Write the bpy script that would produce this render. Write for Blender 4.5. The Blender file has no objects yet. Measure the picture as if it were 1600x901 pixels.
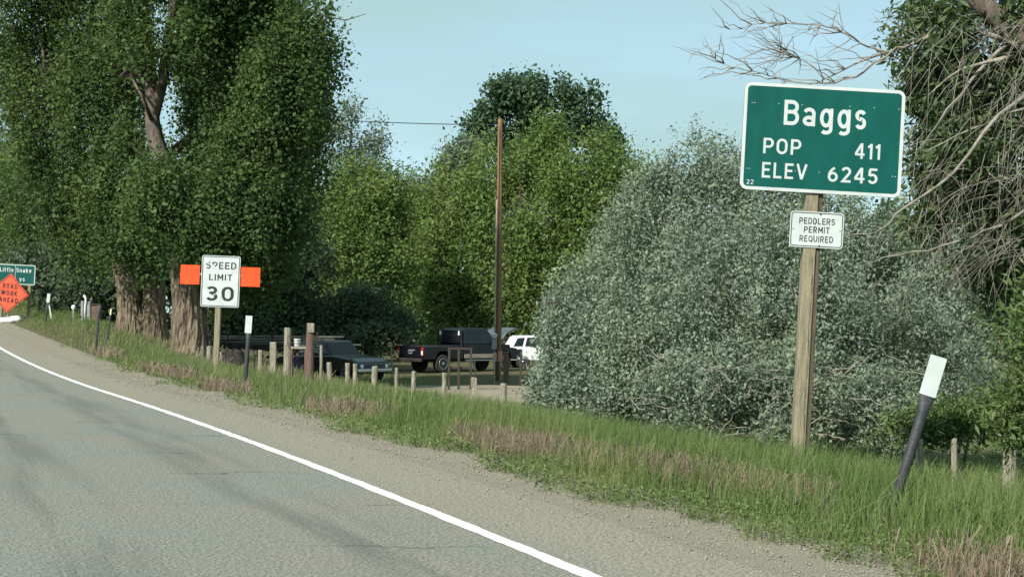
import bpy, math, random
import numpy as np
from mathutils import Matrix, Vector

random.seed(7)
RNG = np.random.default_rng(11)
SC = bpy.context.scene
COL = SC.collection
R = math.radians

# ------------------------------------------------------------------ camera
F = 2311.0                      # focal length in photo pixels (1600 wide)
CAM_H = 1.5
cam_data = bpy.data.cameras.new('camera')
cam_data.sensor_width = 36.0
cam_data.lens = 36.0 * F / 1600.0
cam_data.clip_start = 0.1
cam_data.clip_end = 6000
cam = bpy.data.objects.new('camera', cam_data)
COL.objects.link(cam)
CAM_R = Matrix.Rotation(R(91.05), 3, 'X') @ Matrix.Rotation(R(0.5), 3, 'Z')
cam.matrix_world = Matrix.Translation((0, 0, CAM_H)) @ CAM_R.to_4x4()
SC.camera = cam

# ------------------------------------------------------------------ sky, sun, exposure
SUN_EL, SUN_AZ = 39.0, -145.0    # azimuth from +Y towards +X
az, el = R(SUN_AZ), R(SUN_EL)
SUN = Vector((math.sin(az) * math.cos(el), math.cos(az) * math.cos(el), math.sin(el)))
world = bpy.data.worlds.new('World')
SC.world = world
world.use_nodes = True
nt = world.node_tree
nt.nodes.clear()
w_out = nt.nodes.new('ShaderNodeOutputWorld')
w_bg = nt.nodes.new('ShaderNodeBackground')
w_sky = nt.nodes.new('ShaderNodeTexSky')
w_sky.sky_type = 'NISHITA'
w_sky.sun_disc = False
w_sky.sun_elevation = el
w_sky.sun_rotation = az
w_sky.altitude = 1900
w_sky.air_density = 1.0
w_sky.dust_density = 1.6
w_sky.ozone_density = 1.2
w_tc = nt.nodes.new('ShaderNodeTexCoord')
w_map = nt.nodes.new('ShaderNodeMapping')
w_map.inputs['Scale'].default_value = (1.3, 1.3, 5.5)
w_map.inputs['Rotation'].default_value = (0.0, 0.16, 0.2)
w_noise = nt.nodes.new('ShaderNodeTexNoise')
w_noise.inputs['Scale'].default_value = 2.4
w_noise.inputs['Detail'].default_value = 7
w_noise.inputs['Roughness'].default_value = 0.55
w_noise.inputs['Distortion'].default_value = 0.4
w_ramp = nt.nodes.new('ShaderNodeValToRGB')
w_ramp.color_ramp.elements[0].position = 0.38
w_ramp.color_ramp.elements[0].color = (0.66, 0.66, 0.66, 1)
w_ramp.color_ramp.elements[1].position = 0.72
w_ramp.color_ramp.elements[1].color = (0.95, 0.95, 0.95, 1)
w_mix = nt.nodes.new('ShaderNodeMix')
w_mix.data_type = 'RGBA'
w_mix.inputs[7].default_value = (2.0, 2.95, 2.88, 1)
nt.links.new(w_tc.outputs['Generated'], w_map.inputs['Vector'])
nt.links.new(w_map.outputs['Vector'], w_noise.inputs['Vector'])
nt.links.new(w_noise.outputs['Fac'], w_ramp.inputs['Fac'])
nt.links.new(w_ramp.outputs['Color'], w_mix.inputs[0])
nt.links.new(w_sky.outputs['Color'], w_mix.inputs[6])
nt.links.new(w_mix.outputs[2], w_bg.inputs['Color'])
w_bg.inputs['Strength'].default_value = 0.105
nt.links.new(w_bg.outputs['Background'], w_out.inputs['Surface'])

sun_data = bpy.data.lights.new('sun', 'SUN')
sun_data.energy = 3.3
sun_data.angle = R(1.5)
sun_data.color = (1.0, 0.96, 0.88)
sun = bpy.data.objects.new('sun', sun_data)
COL.objects.link(sun)
sun.rotation_euler = (-SUN).to_track_quat('-Z', 'Y').to_euler()
sun.location = (-30, -30, 40)

vs = SC.view_settings
vs.view_transform = 'Standard'
vs.look = 'None'
vs.exposure = 1.1
vs.gamma = 1.0
vs.use_curve_mapping = False
SC.cycles.max_bounces = 6
SC.cycles.transparent_max_bounces = 6
SC.cycles.diffuse_bounces = 3
SC.cycles.glossy_bounces = 2
SC.cycles.transmission_bounces = 3

# ------------------------------------------------------------------ the lie of the land
def at(px, py, D):
    """world point seen at photo pixel (px, py), D metres in front (along +Y)"""
    v = CAM_R @ Vector(((px - 800) / F, -(py - 450.5) / F, -1.0))
    v *= D / v.y
    return Vector((v.x, v.y, v.z + CAM_H))

def line_x(u):
    """plan position of the white edge line, u metres beyond y = 8.56"""
    u = np.asarray(u, float)
    q = np.clip(u, 0, 18.5)
    return 0.47 - 0.385 * q - 0.00185 * q * q - 0.453 * np.clip(u - 18.5, 0, None) - 0.385 * np.clip(u, None, 0)

def road_z(u):
    s = np.clip(np.asarray(u, float) * 1.085 - 20, 0, None)
    q = np.minimum(s, 21)
    return 0.0008 * q * q + 0.0336 * np.minimum(np.clip(s - 21, 0, None), 60)

def lateral(x, y):
    return 0.915 * (np.asarray(x, float) - line_x(np.asarray(y, float) - 8.56))

def xy(u, t):
    u = np.asarray(u, float)
    return line_x(u) + np.asarray(t, float) / 0.915, u + 8.56

def sstep(a, b, v):
    q = np.clip((np.asarray(v, float) - a) / (b - a), 0, 1)
    return q * q * (3 - 2 * q)

def ground_z(x, y):
    x = np.asarray(x, float); y = np.asarray(y, float)
    u = y - 8.56
    t = lateral(x, y)
    keep = 1 - sstep(6, 12.5, t)
    prof = 0.05 * sstep(1.4, 2.6, t) - 0.68 * sstep(2.7, 7.6, t) - 0.52 * sstep(7.6, 15, t)
    bump = 0.03 * np.sin(x * 1.7 + 1.3 * np.sin(y * .9)) * np.sin(y * 1.3 + .7) * sstep(1.8, 3.5, t)
    bank = .42 * sstep(36, 52, u) * sstep(1.8, 4.5, t) * (1 - sstep(7, 11.5, t))
    return road_z(u) * keep + prof + bump + bank

def gz(x, y):
    return float(ground_z(x, y))

def on_ground(px, D, dz=0.0):
    p = at(px, 500, D)
    return Vector((p.x, p.y, gz(p.x, p.y) + dz))

# ------------------------------------------------------------------ materials
MATS = {}
def nodes_of(m):
    return m.node_tree.nodes, m.node_tree.links

def mat(name, c1, c2=None, scale=8.0, rough=0.7, bump=0.0, bscale=None, stretch=(1, 1, 1), metallic=0.0, spec=0.4,
        detail=6, lo=0.35, hi=0.65, coord='Object'):
    if name in MATS:
        return MATS[name]
    m = bpy.data.materials.new(name)
    m.use_nodes = True
    n, l = nodes_of(m)
    b = n['Principled BSDF']
    b.inputs['Roughness'].default_value = rough
    b.inputs['Metallic'].default_value = metallic
    b.inputs['Specular IOR Level'].default_value = spec
    c2 = c2 or tuple(c * 0.8 for c in c1)
    tc = n.new('ShaderNodeTexCoord')
    mp = n.new('ShaderNodeMapping')
    mp.inputs['Scale'].default_value = stretch
    l.new(tc.outputs[coord], mp.inputs['Vector'])
    no = n.new('ShaderNodeTexNoise')
    no.inputs['Scale'].default_value = scale
    no.inputs['Detail'].default_value = detail
    l.new(mp.outputs['Vector'], no.inputs['Vector'])
    cr = n.new('ShaderNodeValToRGB')
    cr.color_ramp.elements[0].position = lo
    cr.color_ramp.elements[1].position = hi
    cr.color_ramp.elements[0].color = (*c2, 1)
    cr.color_ramp.elements[1].color = (*c1, 1)
    l.new(no.outputs['Fac'], cr.inputs['Fac'])
    l.new(cr.outputs['Color'], b.inputs['Base Color'])
    if bump:
        n2 = n.new('ShaderNodeTexNoise')
        n2.inputs['Scale'].default_value = bscale or scale * 3
        n2.inputs['Detail'].default_value = 5
        l.new(mp.outputs['Vector'], n2.inputs['Vector'])
        bp = n.new('ShaderNodeBump')
        bp.inputs['Strength'].default_value = bump
        bp.inputs['Distance'].default_value = 0.03
        l.new(n2.outputs['Fac'], bp.inputs['Height'])
        l.new(bp.outputs['Normal'], b.inputs['Normal'])
    MATS[name] = m
    return m

def leaf_mat(name, dark, light, transl=0.25, rough=0.5, spec=0.35, patch=0.7, yellow=None):
    """foliage: each leaf a shade between two greens, whole boughs a little lighter or yellower"""
    m = bpy.data.materials.new(name)
    m.use_nodes = True
    n, l = nodes_of(m)
    b = n['Principled BSDF']
    b.inputs['Roughness'].default_value = rough
    b.inputs['Specular IOR Level'].default_value = spec
    at_ = n.new('ShaderNodeAttribute')
    at_.attribute_name = 'rnd'
    tc = n.new('ShaderNodeTexCoord')
    no = n.new('ShaderNodeTexNoise')
    no.inputs['Scale'].default_value = patch
    no.inputs['Detail'].default_value = 2
    l.new(tc.outputs['Object'], no.inputs['Vector'])
    mx = n.new('ShaderNodeMix'); mx.data_type = 'RGBA'
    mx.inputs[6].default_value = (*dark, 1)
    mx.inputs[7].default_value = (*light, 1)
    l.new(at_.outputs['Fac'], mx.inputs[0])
    my = n.new('ShaderNodeMix'); my.data_type = 'RGBA'
    y = yellow or tuple(0.5 * (a + c) for a, c in zip(light, (0.14, 0.16, 0.04)))
    my.inputs[7].default_value = (*y, 1)
    rp = n.new('ShaderNodeMapRange')
    rp.inputs['From Min'].default_value = 0.48
    rp.inputs['From Max'].default_value = 0.72
    rp.inputs['To Max'].default_value = 0.6
    l.new(no.outputs['Fac'], rp.inputs['Value'])
    l.new(rp.outputs['Result'], my.inputs[0])
    l.new(mx.outputs[2], my.inputs[6])
    l.new(my.outputs[2], b.inputs['Base Color'])
    tr = n.new('ShaderNodeBsdfTranslucent')
    l.new(my.outputs[2], tr.inputs['Color'])
    ms = n.new('ShaderNodeMixShader')
    ms.inputs['Fac'].default_value = transl
    l.new(b.outputs['BSDF'], ms.inputs[1])
    l.new(tr.outputs['BSDF'], ms.inputs[2])
    l.new(ms.outputs['Shader'], n['Material Output'].inputs['Surface'])
    return m

M_white = mat('white_sheeting', (0.51, 0.55, 0.54), (0.43, 0.47, 0.45), 5, 0.5)
M_sgreen = mat('green_sheeting', (0.0, 0.080, 0.065), (0.0, 0.064, 0.053), 2.5, 0.5, spec=.25, stretch=(3, 1, .8))
M_orange = mat('orange_sheeting', (0.95, 0.075, 0.008), (0.85, 0.06, 0.006), 3, 0.5)
M_salmon = mat('orange_mesh_sheeting', (0.9, 0.10, 0.035), (0.78, 0.075, 0.025), 4, 0.6)
M_black = mat('black_print', (0.012, 0.013, 0.014), (0.02, 0.02, 0.02), 10, 0.6)
M_alu = mat('sign_aluminium', (0.5, 0.5, 0.5), (0.4, 0.4, 0.4), 20, 0.4, metallic=0.9)
M_post = mat('weathered_sign_post_wood', (0.30, 0.265, 0.18), (0.19, 0.17, 0.115), 6, 0.85, 0.5, 30, (9, 9, 0.7), spec=0.15)
M_postdark = mat('dark_post_wood', (0.13, 0.11, 0.08), (0.07, 0.06, 0.045), 6, 0.9, 0.5, 30, (9, 9, 0.7), spec=0.1)
M_fence = mat('grey_fence_wood', (0.36, 0.33, 0.26), (0.17, 0.15, 0.115), 7, 0.9, 0.6, 25, (7, 7, 0.8), spec=0.1)
M_fencered = mat('brown_fence_wood', (0.20, 0.13, 0.10), (0.10, 0.07, 0.055), 7, 0.9, 0.6, 25, (7, 7, 0.8), spec=0.1)
M_pole = mat('utility_pole_wood', (0.27, 0.165, 0.095), (0.16, 0.10, 0.06), 5, 0.85, 0.4, 25, (7, 7, 0.35), spec=0.1)
M_rubber = mat('black_delineator_plastic', (0.022, 0.024, 0.028), (0.04, 0.042, 0.046), 14, 0.55, 0.15, 40)
M_tyre = mat('tyre_rubber', (0.02, 0.02, 0.02), (0.035, 0.033, 0.03), 15, 0.85)
M_grey = mat('grey_meter_metal', (0.28, 0.30, 0.30), (0.2, 0.21, 0.21), 10, 0.5)
M_conduit = mat('conduit_plastic', (0.45, 0.36, 0.26), (0.35, 0.27, 0.2), 6, 0.6)
M_rust = mat('rusted_steel', (0.055, 0.038, 0.03), (0.025, 0.021, 0.019), 9, 0.8, 0.3)
M_polewood = mat('bleached_pole_wood', (0.20, 0.19, 0.165), (0.09, 0.085, 0.075), 5, 0.9, 0.4, 20, (0.6, 7, 7), spec=0.1)
M_navy = mat('navy_car_paint', (0.007, 0.010, 0.018), (0.005, 0.007, 0.013), 3, 0.25, spec=0.5)
M_blackpaint = mat('black_car_paint', (0.007, 0.009, 0.014), (0.005, 0.006, 0.009), 3, 0.3, spec=0.5)
M_tan = mat('tan_car_stripe', (0.33, 0.27, 0.21), (0.24, 0.2, 0.155), 4, 0.5)
M_carwhite = mat('white_car_paint', (0.74, 0.76, 0.74), (0.66, 0.68, 0.66), 3, 0.3)
M_glass = mat('dark_car_glass', (0.012, 0.018, 0.022), (0.008, 0.012, 0.015), 3, 0.12, spec=0.35)
M_chrome = mat('chrome', (0.6, 0.62, 0.62), (0.5, 0.5, 0.5), 6, 0.2, metallic=1.0)
M_red = mat('red_lamp', (0.45, 0.03, 0.02), (0.3, 0.02, 0.015), 6, 0.2)
M_pink = mat('pink_tag', (0.42, 0.20, 0.16), (0.32, 0.15, 0.12), 9, 0.7)
M_yellow = mat('yellow_paint', (0.55, 0.36, 0.04), (0.42, 0.28, 0.04), 9, 0.7)
M_bag = mat('white_sandbag_cloth', (0.72, 0.72, 0.70), (0.58, 0.58, 0.56), 12, 0.9, 0.3)
M_twig = mat('dead_twig_bark', (0.30, 0.28, 0.23), (0.15, 0.138, 0.112), 6, 0.9, spec=0.1)
M_limb = mat('grey_limb_bark', (0.16, 0.13, 0.105), (0.07, 0.058, 0.048), 4, 0.9, 0.5, 14, (3, 3, 0.7), spec=0.1)
M_bark = mat('cottonwood_bark', (0.235, 0.19, 0.135), (0.07, 0.056, 0.042), 3.2, 0.95, 0.9, 9, (3, 3, 0.5), spec=0.05)
M_soil = mat('bare_soil', (0.17, 0.14, 0.10), (0.10, 0.085, 0.06), 3, 0.95, 0.4, 20, spec=0.1)
M_gravel = mat('gravel_stone', (0.30, 0.275, 0.22), (0.16, 0.145, 0.12), 30, 0.9, spec=0.2)
M_dirt = mat('driveway_dirt', (0.27, 0.235, 0.175), (0.18, 0.155, 0.115), 0.9, 0.95, 0.5, 14, spec=0.1)

# ------------------------------------------------------------------ mesh helpers
class MB:
    def __init__(s):
        s.v = []; s.f = []
    def add(s, vs_, fs_):
        o = len(s.v)
        s.v += [tuple(p) for p in vs_]
        s.f += [tuple(i + o for i in f) for f in fs_]
        return s
    def box(s, c, size, rot=None):
        hx, hy, hz = (d / 2 for d in size)
        ps = [Vector((x, y, z)) for z in (-hz, hz) for y in (-hy, hy) for x in (-hx, hx)]
        if rot is not None:
            ps = [rot @ p for p in ps]
        return s.add([p + Vector(c) for p in ps], [(0, 2, 3, 1), (4, 5, 7, 6), (0, 1, 5, 4), (2, 6, 7, 3), (0, 4, 6, 2), (1, 3, 7, 5)])
    def tube(s, pts, rad, n=6, cap=True, jag=0.0):
        pts = [Vector(p) for p in pts]
        k = len(pts)
        if not hasattr(rad, '__len__'):
            rad = [rad] * k
        vs_ = []; fs_ = []
        for i, p in enumerate(pts):
            d = (pts[min(i + 1, k - 1)] - pts[max(i - 1, 0)])
            d = d.normalized() if d.length > 1e-9 else Vector((0, 0, 1))
            ref = Vector((1, 0, 0)) if abs(d.x) < 0.9 else Vector((0, 1, 0))
            a = d.cross(ref).normalized(); b = d.cross(a)
            for j in range(n):
                q = 2 * math.pi * j / n
                rr = rad[i] * (1 + (random.uniform(-jag, jag) if jag else 0))
                vs_.append(p + a * math.cos(q) * rr + b * math.sin(q) * rr)
        for i in range(k - 1):
            for j in range(n):
                fs_.append((i * n + j, i * n + (j + 1) % n, (i + 1) * n + (j + 1) % n, (i + 1) * n + j))
        if cap:
            fs_.append(tuple(range(n))[::-1]); fs_.append(tuple((k - 1) * n + j for j in range(n)))
        return s.add(vs_, fs_)
    def prism(s, poly, a, b, axis='y', taper=None):
        """poly: 2-D outline; axis 'y': (x,z) extruded from y=a to y=b"""
        n = len(poly)
        vs_ = []
        for e in (a, b):
            for (p, q) in poly:
                if axis == 'y':
                    y = e * (taper(p, q) if taper else 1)
                    vs_.append((p, y, q))
                else:
                    vs_.append((p, q, e))
        fs_ = [tuple(range(n)), tuple(range(2 * n - 1, n - 1, -1))]
        for j in range(n):
            fs_.append((j, j + n, (j + 1) % n + n, (j + 1) % n))
        return s.add(vs_, fs_)
    def lathe(s, prof, n=20, axis='z', c=(0, 0, 0)):
        vs_ = []
        for (r, h) in prof:
            for j in range(n):
                q = 2 * math.pi * j / n
                x, y = r * math.cos(q), r * math.sin(q)
                p = (x, y, h) if axis == 'z' else (x, h, y)
                vs_.append((p[0] + c[0], p[1] + c[1], p[2] + c[2]))
        fs_ = []
        for i in range(len(prof) - 1):
            for j in range(n):
                fs_.append((i * n + j, i * n + (j + 1) % n, (i + 1) * n + (j + 1) % n, (i + 1) * n + j))
        fs_.append(tuple(range(n))[::-1]); fs_.append(tuple((len(prof) - 1) * n + j for j in range(n)))
        return s.add(vs_, fs_)
    def build(s, name, m, parent=None, smooth=False, bevel=0.0, seg=2):
        me = bpy.data.meshes.new(name)
        me.from_pydata(s.v, [], s.f)
        me.update()
        if m is not None:
            me.materials.append(m)
        if smooth:
            me.polygons.foreach_set('use_smooth', [True] * len(me.polygons))
        o = bpy.data.objects.new(name, me)
        COL.objects.link(o)
        if parent is not None:
            o.parent = parent
        if bevel:
            bv = o.modifiers.new('bevel', 'BEVEL')
            bv.width = bevel; bv.segments = seg; bv.limit_method = 'ANGLE'; bv.angle_limit = R(30)
        return o

def tag(o, label, cat, group=None):
    o['label'] = label; o['category'] = cat
    if group:
        o['group'] = group
    return o

def kind(o, k, label=None):
    o['kind'] = k
    if label:
        o['label'] = label
    return o

def thing(name, label, cat, loc, rot=(0, 0, 0), group=None):
    o = bpy.data.objects.new(name, None)
    o.empty_display_size = 0.2
    COL.objects.link(o)
    o.location = loc; o.rotation_euler = rot
    return tag(o, label, cat, group)

def np_mesh(name, verts, quads, m, parent=None, rnd=None, tri=False):
    """verts (N,3), quads (M,4) or tris (M,3) straight from numpy"""
    me = bpy.data.meshes.new(name)
    k = 3 if tri else 4
    nf = len(quads)
    me.vertices.add(len(verts)); me.vertices.foreach_set('co', np.asarray(verts, np.float32).ravel())
    me.loops.add(nf * k); me.loops.foreach_set('vertex_index', np.asarray(quads, np.int32).ravel())
    me.polygons.add(nf); me.polygons.foreach_set('loop_start', np.arange(0, nf * k, k, dtype=np.int32))
    me.update(calc_edges=True)
    me.materials.append(m)
    if rnd is not None:
        a = me.attributes.new('rnd', 'FLOAT', 'FACE')
        a.data.foreach_set('value', np.asarray(rnd, np.float32))
    o = bpy.data.objects.new(name, me)
    COL.objects.link(o)
    if parent is not None:
        o.parent = parent
    return o

def unit(v):
    return v / np.maximum(np.linalg.norm(v, axis=1, keepdims=True), 1e-9)

def leaf_quads(p, size, aspect, out, rng, outw=0.6, up=0.3, dirv=None, dirw=0.0):
    """one folded lozenge per point"""
    N = len(p)
    nrm = unit(rng.normal(size=(N, 3)) * .8 + outw * out + np.array([0, 0, up]))
    d = rng.normal(size=(N, 3))
    if dirv is not None:
        d = d + dirw * np.asarray(dirv)
    d = unit(d - nrm * np.sum(d * nrm, 1, keepdims=True))
    w = np.cross(nrm, d)
    L = (size * (.5 + rng.uniform(0, 1, N) ** 1.6 * 1.15))[:, None]
    W = L * aspect * 0.5
    mid = p + d * L * 0.45
    V = np.stack([p, mid + w * W + nrm * L * .08, p + d * L, mid - w * W + nrm * L * .08], 1).reshape(-1, 3)
    Q = np.arange(4 * N).reshape(N, 4)
    return V, Q

def crown_points(lobes, count, per, spread, rng, shell=(0.45, 1.08), vert=1.0, inner=0.22, back=0.4, drop=None,
                 subs=13, subr=(.20, .42), sv=1.15, ragged=0.16):
    """lobes: (centre, (rx,ry,rz)). Every lobe breaks up into smaller boughs, every bough into leaf clusters."""
    C = np.array([l[0] for l in lobes]); RR = np.array([l[1] for l in lobes])
    area_of = lambda r: ((r[0] * r[1]) ** 1.6 / 3 + (r[0] * r[2]) ** 1.6 / 3 + (r[1] * r[2]) ** 1.6 / 3) ** (1 / 1.6)
    boughs = []
    for c, r in zip(C, RR):
        n = int(subs * 1.5)
        d = unit(rng.normal(size=(n, 3)) + np.array([0, -.35, .12]))
        for q in d:
            f = rng.uniform(.5, 1.02)
            k = rng.uniform(*subr)
            bc = c + q * r * f
            g = np.sqrt((((bc[None] - C) / RR) ** 2).sum(1)).min()
            if g < .38:
                continue
            boughs.append((bc, r * k * np.array([1, 1, sv]) * rng.uniform(.8, 1.25, 3), q, rng.uniform(0, 1)))
    tot = sum(area_of(b[1]) for b in boughs)
    ncl = count * (1 - inner) / (per + 1.0)
    P = []; O = []; Rn = []
    def emit(q, dd, tone):
        k = len(q)
        m = rng.poisson(per, k) + 1
        idx = np.repeat(np.arange(k), m)
        sp = spread * rng.uniform(.55, 1.4, k)
        off = rng.normal(size=(len(idx), 3)) * sp[idx][:, None] * np.array([1, 1, vert])
        if drop is not None:
            off[:, 2] -= np.abs(rng.normal(size=len(idx))) * drop
        P.append(q[idx] + off)
        O.append(unit(dd[idx] + 0.6 * unit(off)))
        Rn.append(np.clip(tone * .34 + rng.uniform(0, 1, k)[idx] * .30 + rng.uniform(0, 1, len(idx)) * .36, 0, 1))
    for bc, br, q0, tone in boughs:
        n = max(1, int(round(ncl * area_of(br) / tot * rng.uniform(.7, 1.3))))
        d = unit(rng.normal(size=(n, 3)) + .45 * q0)
        f = rng.uniform(shell[0], shell[1], n) + np.where(rng.uniform(0, 1, n) < ragged, rng.uniform(.1, .55, n), 0)
        emit(bc + d * br * f[:, None], unit(d / br + .5 * q0), tone)
    ni = count * inner / (per + 1.0)
    toti = sum(area_of(r) for r in RR)
    for c, r in zip(C, RR):
        n = max(1, int(ni * area_of(r) / toti))
        d = unit(rng.normal(size=(n, 3)))
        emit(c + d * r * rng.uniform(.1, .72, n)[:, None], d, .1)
    return np.concatenate(P), np.concatenate(O), np.concatenate(Rn)

def px_lobe(px, py, rx, ry, D, deep=1.0, dy=0.0):
    c = at(px, py, D)
    a, b = rx * D / F, ry * D / F
    return ((c.x, c.y + dy, c.z), (a, max(a, b) * 0.5 * (1 + deep) * .75, b))

def wiggle(a, b, n, amp, rng=random):
    a = Vector(a); b = Vector(b)
    L = (b - a).length
    out = []
    for i in range(n + 1):
        q = i / n
        p = a.lerp(b, q)
        if 0 < i < n:
            p += Vector((rng.uniform(-1, 1), rng.uniform(-1, 1), rng.uniform(-1, 1))) * amp * L
        out.append(p)
    return out

def loc_lobes(lobes, base):
    b = np.array(base)
    return [(tuple(np.array(c) - b), r) for c, r in lobes]

LEAVES = {}
def tree(name, label, base, trunks, lobes, lm, leaf, aspect, dens, per, spread, bark=None, group=None, cat='tree',
         limbs=True, seed=0, **kw):
    """base: world point; trunks: list of (points in world, radii)"""
    rng = np.random.default_rng(100 + seed)
    t = thing(name, label, cat, base, group=group)
    b = Vector(base)
    m = MB()
    tops = []
    for pts, rad in trunks:
        pts = [Vector(p) - b for p in pts]
        m.tube(pts, rad, 10, jag=0.06)
        tops.append(pts)
    if limbs:
        for c, r in lobes:
            c = Vector(c) - b
            src = min((p for pts in tops for p in pts), key=lambda p: (p - c).length + max(0, p.z - c.z) * 2)
            L = (c - src).length
            if L > 0.3:
                k = trunks[0][1][0]
                m.tube(wiggle(src, c, 4, 0.06), [min(k * .3, .02 + L * .02) * f for f in (1, .85, .65, .45, .25)], 5)
                for _ in range(2):
                    e = c + Vector((random.uniform(-1, 1) * r[0], random.uniform(-1, .5) * r[1], random.uniform(-.2, 1) * r[2])) * .8
                    m.tube(wiggle(src.lerp(c, .7), e, 3, .08), [min(k * .15, .01 + L * .008) * f for f in (1, .7, .5, .25)], 4)
    m.build('trunk', bark or M_limb, t, smooth=True)
    lw = kw.pop('leafkw', {})
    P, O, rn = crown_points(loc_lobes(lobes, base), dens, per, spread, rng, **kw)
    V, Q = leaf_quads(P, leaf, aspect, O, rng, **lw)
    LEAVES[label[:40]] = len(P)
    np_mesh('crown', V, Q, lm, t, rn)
    return t

def arc(cx, cy, rx, ry, a0, a1, n=14):
    return [(cx + rx * math.cos(R(a0 + (a1 - a0) * i / n)), cy + ry * math.sin(R(a0 + (a1 - a0) * i / n))) for i in range(n + 1)]

def glyphs(th):
    """road-sign capitals, figures and small letters as centre-line strokes; capital height 1"""
    s = th / 2
    T, B = 1 - s, s
    stem = [(s, 0), (s, 1)]
    bowl = lambda x1, xr, yt, yb: [(s, yt), (x1, yt)] + arc(x1, (yt + yb) / 2, xr - x1, (yt - yb) / 2, 90, -90)[1:-1] + [(x1, yb), (s, yb)]
    def stadium(cx, rx, ry, yt=T, yb=B):
        return arc(cx, yt - ry, rx, ry, 0, 180, 12) + arc(cx, yb + ry, rx, ry, 180, 360, 12) + [(cx + rx, yt - ry)]
    G = {
        'A': (.70, [[(.07, 0), (.35, 1.0)], [(.63, 0), (.35, 1.0)], [(.16, .28), (.54, .28)]]),
        'B': (.62, [stem, bowl(.34, .55, T, .53), bowl(.36, .58, .53, B)]),
        'D': (.62, [stem, bowl(.28, .58, T, B)]),
        'E': (.54, [stem, [(s, T), (.54, T)], [(s, .52), (.48, .52)], [(s, B), (.54, B)]]),
        'H': (.62, [stem, [(.62 - s, 0), (.62 - s, 1)], [(s, .52), (.62 - s, .52)]]),
        'I': (th, [stem]),
        'K': (.62, [stem, [(.55, 1), (s + .02, .40)], [(.24, .58), (.57, 0)]]),
        'L': (.52, [stem, [(s, B), (.52, B)]]),
        'M': (.74, [stem, [(.74 - s, 0), (.74 - s, 1)], [(s, .96), (.37, .30)], [(.74 - s, .96), (.37, .30)]]),
        'O': (.66, [stadium(.33, .33 - s, .28)]),
        'P': (.60, [stem, bowl(.34, .55, T, .44)]),
        'Q': (.66, [stadium(.33, .33 - s, .28), [(.38, .26), (.62, -.03)]]),
        'R': (.62, [stem, bowl(.34, .55, T, .46), [(.30, .46), (.55, 0)]]),
        'S': (.60, [arc(.30, .725, .30 - s, .195 - (s - .08), 25, 270) + arc(.30, .305, .30 - s, .225 - (s - .08), 90, -155)]),
        'T': (.58, [[(0, T), (.58, T)], [(.29, 0), (.29, T)]]),
        'U': (.62, [[(s, 1), (s, .34)] + arc(.31, .32, .31 - s, .32 - s, 180, 360)[1:-1] + [(.62 - s, .34), (.62 - s, 1)]]),
        'V': (.68, [[(.06, 1), (.34, .02)], [(.62, 1), (.34, .02)]]),
        'W': (.86, [[(.05, 1), (.23, .02)], [(.43, .95), (.23, .02)], [(.43, .95), (.63, .02)], [(.81, 1), (.63, .02)]]),
        '0': (.62, [stadium(.31, .31 - s, .28)]),
        '1': (.30, [[(.22, 0), (.22, 1)], [(.22, .93), (.02, .76)]]),
        '2': (.58, [arc(.29, .70, .29 - s, .30 - s, 165, -25) + [(.10, B), (.58, B)]]),
        '3': (.58, [arc(.28, .73, .28 - s, .27 - s, 155, -90), arc(.28, .29, .30 - s, .29 - s, 90, -155), [(.16, .545), (.30, .545)]]),
        '4': (.62, [[(.44, 0), (.44, 1)], [(.42, .97), (.05, .30)], [(.02, .28), (.62, .28)]]),
        '5': (.58, [[(.54, T), (.10, T)], [(.12, T), (.09, .50)], arc(.28, .33, .30 - s, .33 - s, 135, -155)]),
        '6': (.60, [arc(.30, .32, .30 - s, .32 - s, 0, 360, 20), arc(.56, .34, .56 - s, .58, 180, 108)]),
        'a': (.54, [arc(.27, .50, .27 - s, .24 - s, 160, 0) + [(.54 - s, 0)], arc(.27, .21, .27 - s, .21 - s, 0, 360, 18)]),
        'g': (.56, [arc(.27, .36, .27 - s, .38 - s, 0, 360, 20), [(.56 - s, .74), (.56 - s, -.08)] + arc(.28, -.08, .28 - s, .22 - s, 0, -140)[1:]]),
        's': (.48, [arc(.24, .535, .24 - s, .165 - (s - .08) - .02, 25, 270) + arc(.24, .225, .24 - s, .165 - (s - .08), 90, -155)]),
        'i': (th, [[(s, 0), (s, .72)], [(s, .84), (s, 1.0)]]),
        't': (.40, [[(.16, 1), (.16, .2)] + arc(.30, .2, .14, .2 - s, 180, 280)[1:], [(0, .68), (.38, .68)]]),
        'l': (th, [stem]),
        'e': (.56, [[(s, .37), (.56 - s, .37)] + arc(.28, .37, .28 - s, .37 - s, 0, 315)[1:]]),
        'n': (.54, [[(s, 0), (s, .74)], [(s, .42)] + arc(.27, .44, .27 - s, .30 - s, 180, 0) + [(.54 - s, 0)]]),
        'k': (.54, [stem, [(.48, .74), (s + .02, .28)], [(.22, .42), (.50, 0)]]),
        'y': (.56, [[(.05, .74), (.28, .06)], [(.51, .74), (.20, -.24)]]),
    }
    return G

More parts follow.
